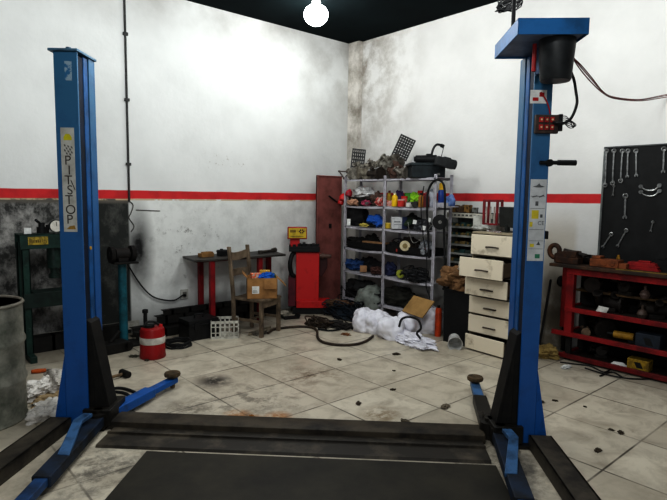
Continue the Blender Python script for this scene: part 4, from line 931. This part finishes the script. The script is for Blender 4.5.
solo('black_tray', MB().prism([(-.1, 0), (.1, 0), (.12, .05), (.11, .05), (.09, .01), (-.09, .01), (-.11, .05), (-.12, .05)], -.08, .08), BLACK, 'small black tray on floor left of the red machine', 'tray', (*at(290, 318, Z=0).xy, 0), -.3)
solo('pale_rag', MB().blob((0, 0, .02), (.08, .05, .035), .6, 2.5, 33, floor=0), M('9a9488', '6a655a', 9, rough=.9), 'small pale rag on floor beside the small black tray', 'rag', (*at(284, 315, Z=0).xy, 0))
q = at(337, 303, Z=.2)
solo('wooden_tool', MB().blob((0, 0, .0), (.05, .13, .045), .5, 2.6, 35).cyl((-.01, -.1, .01), (.02, -.22, .0), .018), M('5d4430', '3a2a1d', 14, rough=.8), 'brown gloved bundle on top of the dark cable heap', 'bundle', (q.x, q.y, .2), .6)
# ================================================================== bolt rack, drawers and bin
r = thing('bolt_rack', 'bolt organiser rack with dark bins behind the white drawers', 'rack', (0, 0, 0))
Y0, Y1 = 3.38, 3.985
LG = M('8a8b86', '5d5e59', 9, rough=.5)
MB().box(5.48, 5.5, Y0, Y1, 0, 1.42).build('back_panel', M('2a2e2c', '171a18', 9), r)
for y in (Y0, Y1-.015): MB().prism([(5.28, 0), (5.5, 0), (5.5, 1.42), (5.36, 1.42), (5.28, 1.3)], y, y+.015, 'y').build('side_panel', LG, r)
hd = MB().box(5.275, 5.285, Y0-.02, Y1, 1.36, 1.415).build('header_strip', M('c2c0b4', '9a988c', 12), r)
mb = MB(); random.seed(4)
for k in range(8): mb.box(5.2735, 5.275, Y1-.08-k*.055, Y1-.045-k*.055, 1.378, 1.4)
mb.build('header_print', M('4a4a46', '6a6a66', 20), hd)
cols = ['31402f', '4a3d26', '1d3b38', '6a5a34', '25312a', '3d4a44', '5a4a30']
for j in range(10):
    z = 1.245-j*.105
    if z < .2: break
    tr = MB().box(5.27, 5.48, Y0+.015, Y1-.015, z, z+.006).box(5.262, 5.27, Y0, Y1, z-.008, z+.016).build('tray', LG, r)
    mb = MB(); mats = [M(c, None, 20, rough=.7) for c in cols]
    for k in range(7):
        y = Y0+.03+k*.079; mb.mat(random.randrange(7)); h = random.uniform(.03, .065)
        mb.prism([(5.285, z+.006), (5.4, z+.006), (5.4, z+h), (5.3, z+h), (5.285, z+h*.6)], y, y+.07, 'y')
        if j < 3: mb.mat(3); mb.cyl((5.28, y+.035, z+.03), (5.29, y+.035, z+.03), .016, n=8)
    o = mb.build('parts_bins', mats, tr)
def RT_(px, X): return at(px, 210, X=X).y
for lb, px, w, d, h, col, X, rz in (('small gold and brown box on bolt rack, left end', 454, .07, .09, .085, '7d6238', 5.4, .2), ('brown tin in the middle of bolt rack top', 461, .08, .09, .07, '5d4a3a', 5.42, -.3),
        ('ochre box right of centre on the bolt rack top', 468, .07, .07, .09, '8a6a3a', 5.4, .1), ('grey tin at right end of the bolt rack top', 475, .06, .08, .06, '6d706c', 5.42, .4)):
    solo('small_box', MB().box(-d/2, d/2, -w/2, w/2, 0, h).box(-d/2-.003, d/2+.003, -w/2-.003, w/2+.003, h*.7, h).box(-d/2-.002, -d/2, -w*.3, w*.3, h*.2, h*.55), M(col, '3a2e20', 25, .45, .6, .6), lb, 'box', (X, RT_(px, X), 1.42), rz, 'small boxes on top of the bolt rack', bevel=.003)
solo('rag_heap', MB().blob((0, 0, .03), (.05, .13, .05), .6, 2.6, 44, floor=0), M('4d4234', '6a5a40', 15, .45, .6, .9), 'brown rag lying behind boxes on the bolt rack', 'rag', (5.46, RT_(463, 5.46), 1.42))
# the white drawers
CAB = M('d6ccb8', '978a74', 5.5, .56, .74, .55, bump=.08)
r = thing('drawer_cabinet', 'tall white six-drawer cabinet with drawers pulled out beside right post', 'cabinet', (4.78, 3.03, 0))
W2 = .24
mb = MB().box(0, .5, -W2, -W2+.015, 0, 1.24).box(0, .5, W2-.015, W2, 0, 1.24).box(.485, .5, -W2, W2, 0, 1.24).box(-.01, .5, -W2, W2, 1.225, 1.245).box(.005, .5, -W2, W2, 0, .03)
for z in (1.0, .79, .58, .385, .18): mb.box(.01, .5, -W2, W2, z-.006, z+.006)
mb.build('cabinet_body', M('a39882', '6f644f', 5, rough=.6), r, .003)
def drawer(z0, z1, out, sy=0., handle=True, tilt=0., w=W2):
    o = thing('drawer', None, None); o.parent = r; o.location = (-out, sy, 0); o.rotation_euler.z = tilt
    MB().box(-.03, -.012, -w+.004, w-.004, z0+.006, z1-.006).build('drawer_front', CAB, o, .004)
    MB().box(-.012, .42, -w+.02, -w+.03, z0+.02, z1-.04).box(-.012, .42, w-.03, w-.02, z0+.02, z1-.04).box(-.012, .42, -w+.02, w-.02, z0+.02, z0+.03).box(.41, .42, -w+.02, w-.02, z0+.02, z1-.04).build('drawer_box', M('54493a', '3a3226', 5), o)
    if handle:
        zc = (z0+z1)/2-.02
        MB().tube(smooth([(-.03, .045, zc), (-.05, .04, zc+.003), (-.054, -.02, zc+.006), (-.05, -.08, zc+.003), (-.03, -.085, zc)], 5), .008).build('drawer_pull', M('4a4038', '2b251f', 14, rough=.5), o)
drawer(1.005, 1.225, .005); drawer(.80, 1.005, .23, -.035, w=.25); drawer(.60, .79, .12, -.03, w=.245)
drawer(.39, .575, .0); drawer(.185, .38, .0); drawer(.012, .178, .06, .0, False, -.06)
solo('drawer_papers', MB().blob((0, 0, .0), (.12, .16, .035), .5, 2.6, 51), M('6d6a5a', '3b4038', 15, rough=.9), 'crumpled papers lying in the furthest pulled-out drawer', 'papers', (4.72, 3.04, .94))
# things on the drawers
def TOP(px, X): p = at(px, 228, X=X); return (X, p.y, 1.246)
lump_ = lambda name, lb, cat, px, X, size, mat, sd, amp=.5: solo(name, MB().blob((0, 0, size[2]*.8), size, amp, 2.3, sd, 4, floor=0, octv=4), mat, lb, cat, TOP(px, X))
lump_('clear_bag', 'crumpled clear plastic on the cabinet top, left side', 'bag', 481, 4.95, (.06, .1, .035), M('a7a7a2', '77776f', 12, .42, .66, .4), 52)
mb = MB().prism([(-.11, -.02), (.0, -.005), (.1, -.03), (.1, -.015), (.0, .012), (-.11, .0)], 0, .015, 'z').prism([(-.11, .01), (.0, .0), (.1, .03), (.1, .015), (.0, -.012), (-.11, .03)], 0, .018, 'z').cyl((0, 0, 0), (0, 0, .02), .014)
solo('pliers', mb, M('b8b8b8', '8a3a35', 30, .5, .56, .4, .3), 'pale pliers lying at front of the white cabinet top', 'pliers', TOP(494, 4.86), 1.1, bevel=.003)
solo('grey_case', MB().box(-.12, .12, -.1, .1, 0, .055).box(-.122, .122, -.102, .102, .03, .036).box(-.125, -.12, -.03, .03, .02, .045), M('6d6a64', '4a4844', 9), 'flat grey case under the red basket on white cabinet', 'case', TOP(492, 5.14), .1, bevel=.004)
r = thing('red_basket', 'red open frame basket standing at back of cabinet top', 'basket', (5.14, RT_(493, 5.14), 1.302), .15)
mb = MB()
for X in (-.06, .06):
    for Y in (-.075, .075): mb.box(X-.012, X+.012, Y-.012, Y+.012, 0, .27)
mb.build('basket_post', M('7d2328', '521519', 9, rough=.5), r, .002)
MB().box(-.07, .07, -.085, .085, 0, .02).build('basket_bottom', M('7d2328', '521519', 9, rough=.5), r, .002)
mb = MB().box(-.07, -.055, -.11, .085, .25, .275).box(.055, .07, -.085, .085, .25, .275).box(-.07, .07, .07, .085, .25, .275).box(-.07, .07, -.085, -.07, .25, .275)
mb.build('basket_rim', M('7d2328', '521519', 9, rough=.5), r, .002)
mb = MB()
for k in range(3): mb.cyl((-.062, -.045+k*.045, .02), (-.062, -.045+k*.045, .2), .009, n=8)
mb.build('bars', M('a89c94', '6f5f58', 9), r)
r = thing('monitor', 'dark grey monitor on cabinet top, close behind the right post', 'monitor', (4.98, RT_(509, 4.98)+.0, 1.246), -.55+PI/2+.15)
MB().box(-.12, .12, -.018, .018, .05, .26).build('monitor_case', M('2b2d2b', '1b1d1b', 8, rough=.5), r, .006, rx=-.08)
MB().box(-.105, .105, -.0195, -.018, .065, .245).build('screen', M('3a3f3a', '2c302c', 4, rough=.3), r, rx=-.08)
MB().box(-.02, .02, -.01, .03, 0, .08).box(-.07, .07, -.05, .06, 0, .012).build('monitor_foot', M('232523', '141514', 8), r, .003)
solo('white_carton', MB().box(-.1, .1, -.06, .06, 0, .15).box(-.102, .102, -.02, .02, .15, .152), M('b9b9b2', '8f8f87', 9), 'white carton standing between bolt rack and white drawers', 'carton', (5.22, RT_(483.5, 5.22)+.01, 1.247), .1, bevel=.003)
# bin with paper
r = thing('black_bin', 'tall black bin topped by brown paper, left of the drawers', 'bin', (4.93, 3.44, 0))
mb = MB().prism([(-.15, -.155), (.15, -.155), (.15, .155), (-.15, .155)], 0, .02, 'z')
for s in (-1, 1):
    mb.prism([(s*.14, 0), (s*.15, 0), (s*.17, .6), (s*.16, .6)], -.165, .165, 'y'); mb.prism([(s*.145, 0), (s*.155, 0), (s*.17, .6), (s*.16, .6)], -.155, .155, 'x')
mb.build('bin_body', M('0c0c0d', '151516', 9, rough=.7), r)
MB().box(-.18, .18, -.18, -.165, .58, .6).box(-.18, .18, .165, .18, .58, .6).box(-.18, -.165, -.18, .18, .58, .6).box(.165, .18, -.18, .18, .58, .6).build('rim', BLACK, r)
solo('brown_paper', MB().blob((0, 0, .1), (.2, .24, .14), .45, 1.8, 61, 5, floor=0, octv=5), M('7a5c3e', '4f3822', 6, .42, .66, .85, bump=.15), 'crumpled brown paper heaped on top of the black bin', 'paper', (4.92, 3.47, .6))
p = at(464, 268, X=4.86)
solo('clear_wrap', MB().blob((0, 0, 0), (.04, .06, .06), .6, 2.4, 62), M('b5b0a6', '857f74', 9, rough=.4), 'small wad of clear wrap stuck on the brown paper', 'wrap', p)
q = at(454.5, 343.5, Z=.05)
r = thing('plastic_cup', 'clear plastic tub lying on floor before the black bin', 'cup', (q.x, q.y, .078), -.85); r.scale = (1.45,)*3
mb = MB().lathe([(.001, -.04), (.042, -.04), (.052, .05), (.055, .052), (.055, .056), (.049, .052), (.039, -.036), (.001, -.036)], 28)
mb.build('cup_wall', M('c9c9c6', 'a0a09c', 9, rough=.25, alpha=.8), r, rx=PI/2+.2)
# ================================================================== tool board and red bench on the right wall
BY0, BY1 = .75, 2.295
r = thing('tool_board', 'black tool board with spanners on the right wall', 'board', (XR-.055, 1.5, .97))
MB().box(0, .025, BY0-1.5, BY1-1.5, 0, 1.13).build('board_panel', M('0d0e0e', '191a1a', 7, rough=.6), r)
MB().box(-.012, .03, BY1-1.5-.006, BY1-1.5+.012, -.12, 1.14).build('edge_strip', M('6d706e', '44474a', 9, rough=.5, metal=.4), r)
MB().box(-.012, .03, BY0-1.5, BY1-1.5, 1.128, 1.14).build('edge_strip', M('4a4d4c', '33363a', 9, rough=.5), r)
def wrench(label, px, py0, py1, kind='combo', lean=0., k=1.):
    a, b = at(px, py0, X=5.536), at(px+lean, py1, X=5.536); L = (a-b).length
    mb = MB(); k *= .85; R = .021*k; w = .008*k
    mb.box(-.004, .004, -w, w, -L+R, -R)
    ring = [(0, R*math.cos(2*PI*i/20), R*math.sin(2*PI*i/20)-R) for i in range(20)]
    mb.tube(ring, .007*k, 8, True)
    if kind == 'ring': mb.tube([(x, y, z-L+2*R) for x, y, z in ring], .007*k, 8, True)
    else: mb.prism([(-.008*k, -L+1.9*R), (.008*k, -L+1.9*R), (R, -L+R), (R*.8, -L), (R*.4, -L+.1*R), (R*.35, -L+.8*R), (-R*.35, -L+.8*R), (-R*.4, -L+.1*R), (-R*.8, -L), (-R, -L+R)], -.005, .005, 'x')
    mb.cyl((-.006, 0, -.006), (.012, 0, -.006), .004, n=8)
    d = (b-a)
    return solo('wrench', mb, CHROME, label, 'wrench', a, 0, 'wrenches on the black tool board', rx=math.atan2(d.y, -d.z), bevel=.001)
wrench('first long ring wrench from left in board top row', 606.5, 149, 187, 'ring', -1.5)
wrench('second wrench from left in the board top row', 614, 149, 185, 'ring', -1.5)
wrench('third wrench from left in the board top row', 622.5, 149, 182.5, 'ring', -2)
wrench('fourth wrench from left in the board top row', 628, 149, 178, 'combo', -.8)
wrench('fifth wrench from left in the board top row', 636, 149, 177, 'combo', .3)
wrench('wrench apart at far right of the board top row', 664, 147, 173, 'combo', -.8)
wrench('lone combination wrench in the middle of tool board', 625.5, 194, 219, 'combo', -.8, 1.15)
wrench('tiny wrench hanging below the second top row wrench', 614, 185, 196, 'combo', -1.2, .6)
wrench('small wrench low on the board right of centre', 653, 221, 232, 'combo', -2.5, .6)
wrench('leaning wrench at lower left corner of tool board', 612, 233, 248, 'combo', -10, .9)
wrench('leaning wrench beside the lower left corner wrench', 627, 229, 247, 'combo', -10, .9)
for lb, py in (('upper curved spanner on the right of tool board', 186.5), ('lower curved spanner under its twin on tool board', 192)):
    pts = smooth([at(px, py+dy, X=5.538) for px, dy in ((641, 0), (645, 3), (650, 4), (655, 3), (659.5, -1))], 5)
    mb = MB().tube(pts, .008)
    for e in (pts[0], pts[-1]): mb.cyl(e+Vector((-.008, 0, 0)), e+Vector((.008, 0, 0)), .019, n=14)
    solo('curved_wrench', mb, CHROME, lb, 'wrench', group='curved wrenches on the tool board')
r = thing('tool_bench', 'red steel workbench with open shelves under the tool board', 'workbench', (0, 0, 0))
E0, E1 = .85, 2.45
DARKB = M('241a14', '120e0b', 9, rough=.7)
MB().box(5.13, 5.54, E0, 2.6, .925, .955).build('bench_top', M('2a211b', '4a3322', 5, .5, .7, .6), r, .003)
BR = M('88171a', '430c0f', 5, .42, .7, .5)
for X, Y, w in ((5.2, 2.4, .038), (5.47, 2.58, .03), (5.2, .9, .038), (5.47, .9, .03)): MB().box(X-.03, X+.03, Y-w, Y+w, .26, .925).build('leg', BR, r, .004); MB().box(X-.0, X+.03, Y-w+.01, Y+w-.01, 0, .26).build('foot', SOOT, r, .003)  # near-black feet put the shade of the recess under the low rail into colour
for z, y1 in ((.885, 2.44), (.51, 2.44), (.26, 2.56), (.04, 2.54)):
    z0 = {.885: .86}.get(z, z-.02); z1 = {.885: .92}.get(z, z+.025)
    MB().box(5.165, 5.195, E0, y1, z0, z1).build('front_rail', BR if z > .1 else M('6d1416', '300a0b', 6, .4, .7, .5), r, .003)
    MB().box(5.19, 5.5, 2.42, 2.45, z0, z1).build('side_rail', BR, r, .003)
    if z < .8: MB().box(5.19, 5.52, E0, 2.45, z-.005, z+.008).build('shelf', DARKB, r)
MB().box(5.34, 5.36, E0, 2.44, .68, .7).box(5.36, 5.52, E0, 2.44, .68, .69).build('shelf', M('5a4326', '2b2015', 9), r)
MB().box(5.525, 5.535, E0, 2.45, .03, .925).build('back_sheet', M('0f0d0c', '1a1715', 6, rough=.8), r)
MB().lathe([(.001, -.02), (.05, -.02), (.06, 0), (.05, .02), (.001, .02)], 20).build('knob', BLACK, r, loc=(5.5, 2.65, .73), rx=PI/2)
# on the bench
VISE = M('3a2a22', '5a3a26', 12, .45, .65, .7, .3, bump=.2)
p = at(566, 262, X=5.3)
r = thing('bench_vise', 'rusty dark vise with a ring at left end of bench top', 'vise', (5.3, p.y, .955), -.0); r.scale = (1.25,)*3
mb = MB().box(-.06, .06, -.12, .06, 0, .05).box(-.05, .05, -.1, -.02, .05, .1).prism([(-.12, .02), (.08, .0), (.08, .07), (.0, .1), (-.1, .07)], -.045, .045, 'x'); mb.build('vise_body', VISE, r, .005)
mb = MB().tube([(0, .1+.042*math.cos(2*PI*i/24), .085+.05*math.sin(2*PI*i/24)) for i in range(24)], .019, 10, True); mb.build('vise_ring', VISE, r)
MB().cyl((0, -.16, .07), (0, .02, .1), .016).cyl((-.06, -.16, .07), (.06, -.16, .07), .008).build('screw', M('2b2522', '1a1614', 12, metal=.3), r)
p = at(606, 258, X=5.28)
mb = MB().box(-.07, .07, -.13, .13, 0, .075).box(-.05, .05, .04, .12, .075, .1).cyl((-.075, .0, .04), (.0, .0, .04), .03).cyl((-.075, -.08, .04), (.0, -.08, .04), .024).box(-.06, .06, -.2, -.13, 0, .05)
solo('rusty_casting', mb, M('7d4626', '4a2a18', 12, .42, .66, .8, bump=.3), 'orange rusty metal block on the bench beside the vise', 'casting', (5.3, p.y, .955), bevel=.005)
p = at(587, 258, X=5.3)
solo('black_grinder', MB().cyl((0, -.12, .05), (0, .12, .045), .04, .05, n=18).box(-.05, .03, .06, .12, 0, .06).cyl((-.02, .12, .03), (-.02, .16, .03), .03), M('241e1a', '14110f', 12, rough=.6), 'dark angle grinder lying between vise and rusty block', 'grinder', (5.4, p.y, .955), .1, bevel=.003)
p = at(643, 255, X=5.3)
solo('red_toolbox', MB().prism([(-.14, 0), (.14, 0), (.125, .07), (-.1, .07)], -.06, .06, 'x').box(-.062, .062, -.13, .13, .035, .04).box(-.02, .02, -.05, .05, .07, .085), M('8f1a1c', '5d1012', 8), 'low red toolbox on the bench under the curved spanners', 'toolbox', (5.36, p.y, .955), bevel=.005)
p = at(632, 262, X=5.2)
solo('yellow_ruler', MB().box(-.015, .015, -.22, .22, 0, .008).box(-.016, -.013, -.2, .2, .008, .009), M('7d6530', '54431e', 14), 'yellowish strip lying along the front of bench top', 'ruler', (5.17, p.y-.1, .956), .03)
p = at(618, 252, X=5.42)
solo('brass_fitting', MB().cyl((0, 0, 0), (0, 0, .09), .018, n=6).cyl((0, 0, .03), (0, 0, .055), .028, n=6).cyl((0, 0, .09), (0, 0, .11), .012), M('a57a2c', '6b4e1b', 14, rough=.4, metal=.5), 'brass fitting standing behind the rusty block on bench', 'fitting', (5.44, p.y, .955))
p = at(657, 252, X=5.4)
solo('black_case', MB().box(-.06, .06, -.12, .12, 0, .1).box(-.062, .062, -.122, .122, .06, .066).tube([(0, -.05, .1), (0, -.05, .125), (0, .05, .125), (0, .05, .1)], .008), BLACK, 'black case on the bench right of the red toolbox', 'case', (5.42, p.y-.12, .955), bevel=.004)
p = at(600, 250, X=5.44)
solo('grey_tin', MB().lathe([(.001, 0), (.045, 0), (.045, .06), (.048, .062), (.048, .075), (.001, .075)], 20), M('4a4f4a', '33363a', 12, rough=.4), 'small grey tin at lower left of the tool board', 'tin', (5.47, p.y, .955))
def B(px, py, z, X=5.27): p = at(px, py, X=X); return (X, p.y, z)
solo('white_paper', MB().add([(0, .05, 0), (0, -.05, 0), (.04, -.06, .05), (.03, .03, .06), (.1, -.04, .01), (.1, .05, .0)], [(0, 1, 2, 3), (3, 2, 4, 5)]), M('c2c0ba', '8f8d87', 9), 'folded white paper on the bench middle shelf', 'paper', B(601, 305, .522, 5.22))
def ball_joint(lb, px, py, z, col):
    mb = MB().lathe([(.001, 0), (.03, .005), (.045, .04), (.03, .075), (.012, .085), (.012, .12), (.001, .125)], 18)
    return solo('ball_joint', mb, M(col, '5d4a44', 14, rough=.5), lb, 'car part', B(px, py, z, 5.28), group='small car parts on the bench shelves')
ball_joint('pinkish round knob on the brown upper bench shelf', 645, 293, .702, '4d3e38')
ball_joint('small beige knob at back of bench middle shelf', 642, 315, .519, '40352d')
metal_part('brake_part', 'dark brake part on upper bench shelf', 'car part', 590, 0, .9, 71, M('2a2019', '150f0c', 14, rough=.7), .4)
bpy.context.view_layer.objects.active = None
o = [x for x in bpy.data.objects if x.name.startswith('brake_part')][0]; o.location = B(592, 285, .702, 5.42)
r = thing('yellow_drill', 'yellow and black drill on the lowest bench shelf', 'drill', B(621, 352, .27, 5.28), .1)
MB().cyl((0, -.1, .06), (0, .07, .06), .036, n=18).build('drill_body', M('95701f', '5d4412', 14, .45, .6), r)
MB().cyl((0, .07, .06), (0, .13, .06), .022, .012).build('chuck', BLACK, r)
MB().prism([(-.1, .05), (-.04, .05), (-.06, 0), (-.13, 0)], -.02, .02, 'x').build('handle', BLACK, r, .004)
def yb(lb, px, py, z, w, h, d, mats, nm='yellow_box'):
    r = thing(nm, lb, 'box', B(px, py, z, 5.27), .05)
    MB().box(-d/2, d/2, -w/2, w/2, 0, h).build('box_body', mats[0], r, .004)
    MB().prism([(-.25*w, .25*h), (.05*w, .25*h), (.18*w, .75*h), (-.1*w, .75*h)], -d/2-.002, -d/2, 'x').build('box_print', mats[1], r)
yb('yellow box with black print on floor shelf of bench', 640, 362, .05, .18, .1, .12, (M('937620', '5d4912', 20, .42, .6), BLACK))
yb('dull blue grey case on lower bench shelf, right', 650, 342, .27, .2, .13, .16, (M('1f2731', '12171e', 9), BLACK), 'blue_case')
solo('white_offcut', MB().prism([(-.08, 0), (.08, 0), (.05, .03), (-.03, .035)], -.02, .02, 'x'), WHITE, 'white scrap on the floor shelf left of yellow box', 'scrap', B(619, 361, .05, 5.22), .1)
metal_part('axle_part', 'beige metal joint on the lower bench shelf', 'car part', 585, 0, .5, 72, M('6d5a48', '41352a', 14, rough=.6), .4)
[x for x in bpy.data.objects if x.name.startswith('axle_part')][0].location = B(585, 348, .27, 5.28)
for n_, (px, py, z, k, sd, lb) in enumerate(((600, 325, .27, 1.2, 73, 'dark car part on lower bench shelf behind drill'), (612, 300, .522, 1.2, 74, 'dark car part on the middle shelf right of paper'), (655, 318, .522, 1.2, 75, 'dark car part at right of bench middle shelf'), (630, 285, .702, 1.3, 76, 'dark car part on upper shelf beside pinkish knob'), (600, 355, .05, 1.1, 77, 'dark car part on floor shelf near bench leg'))):
    o = metal_part('car_part', lb, 'car part', 590, 0, k, sd, M('221c18', '100d0b', 14, rough=.6, metal=.2), sd*.7); o.location = B(px, py, z, 5.4); o['group'] = 'dark car parts on the bench shelves'
q = at(545, 371, Z=0)
solo('straw_sack', MB().blob((0, 0, .05), (.1, .14, .07), .4, 2, 81, 5, floor=0, octv=5), M('9a8450', '6b5832', 8, .42, .66, .85), 'straw coloured cloth sack on floor behind right lift post', 'sack', (5.1, at(543, 364, X=5.1).y, 0), .2)
solo('iron_pipe', MB().cyl((0, 0, .0), (.22, .02, .7), .012).cyl((0, 0, 0), (-.02, 0, -.0), .02), SOOT, 'thin dark rod leaning on the wall beside the bench', 'rod', (5.36, 2.78, .02))
mb = MB()
for pts in (((560, 362), (575, 364), (590, 366), (604, 372), (612, 368)), ((585, 368), (605, 374), (625, 378), (645, 379), (662, 377)), ((600, 376), (612, 372), (622, 377))):
    mb.tube(smooth([at(*p, Z=.008) for p in pts]), .007, 6)
solo('bench_wires', mb, BLACK, 'thin black wires strewn on floor before the red bench', 'cable')
solo('torn_paper', MB().blob((0, 0, .01), (.06, .03, .015), .7, 2.7, 83, floor=0), WHITE, 'torn white paper on floor at the bench foot', 'paper', (*at(566, 368, Z=0).xy, 0))
# bits lying on the tiles
def scrap(lb, px, py, s, sd, col='3d3428', flat=.35):
    q = at(px, py, Z=0)
    return solo('floor_scrap', MB().blob((0, 0, s*flat*.4), (s*.8, s*.5, s*flat*.7), .8, 2.6, sd, 3, floor=0, octv=4), M(col, None, 30, rough=.9), lb, 'scrap', (q.x, q.y, 0), sd*1.3, 'small scraps on the floor tiles')
for a in (('dark scrap on tiles right of the hose loop end', 339.5, 360, .035, 1), ('dark leaf-like scrap on tiles below the white sacks', 396, 354.5, .045, 2), ('dark scrap on tiles left of the brown stain', 358.5, 404, .035, 3),
          ('small scrap beside the dark leaf-like scrap, nearer', 394, 371, .02, 4), ('grey scrap on tiles left of the right swing arm', 445, 407.5, .05, 5, '6b6152'), ('flat grey scrap right of the brown stain', 405, 422, .045, 6, '5a5244'),
          ('tiny scrap in the middle of tiles under the sacks', 393, 390, .03, 7), ('dark scrap touching the right post gusset', 541, 402, .035, 8), ('round dark scrap right of the post gusset', 555, 401, .025, 9),
          ('dark scrap on the tile joint right of post', 621, 433, .035, 10), ('small scrap left of the tile joint scrap', 611, 430, .025, 11), ('flat dark scrap nearest to the right base beam', 598, 451, .035, 12),
          ('tiny scrap on tiles before the red bench', 585, 407, .018, 13), ('green grey scrap on floor left of red canister', 134, 357, .05, 14, '4a4a3e'), ('dark scrap at the foot of the red canister', 148, 360, .05, 15),
          ('reddish wood chips inside the hose loop', 346, 335, .06, 16, '7d5638'), ('dark scrap beside the drum on tiles', 48, 405, .03, 17), ('orange peel scrap near crossbeam, centre', 252, 417, .03, 18, '8a5a22')): scrap(*a)
# ------------------------------------------------------------------ put each thing's origin at its own base
bpy.context.view_layer.update()
for o in list(C.objects):
    if o.parent is None and o.type in ('EMPTY', 'MESH') and o.location.length < 1e-6 and o.get('kind') != 'structure':
        pts = [ch.matrix_world @ Vector(c) for ch in ([o] + list(o.children_recursive)) if ch.type == 'MESH' for c in ch.bound_box]
        if not pts: continue
        lo = [min(p[i] for p in pts) for i in range(3)]; hi = [max(p[i] for p in pts) for i in range(3)]
        b = Vector(((lo[0]+hi[0])/2, (lo[1]+hi[1])/2, lo[2]))
        if o.type == 'MESH': o.data.transform(Matrix.Translation(-b))
        else:
            for ch in o.children: ch.location = Vector(ch.location) - b
        o.location = b
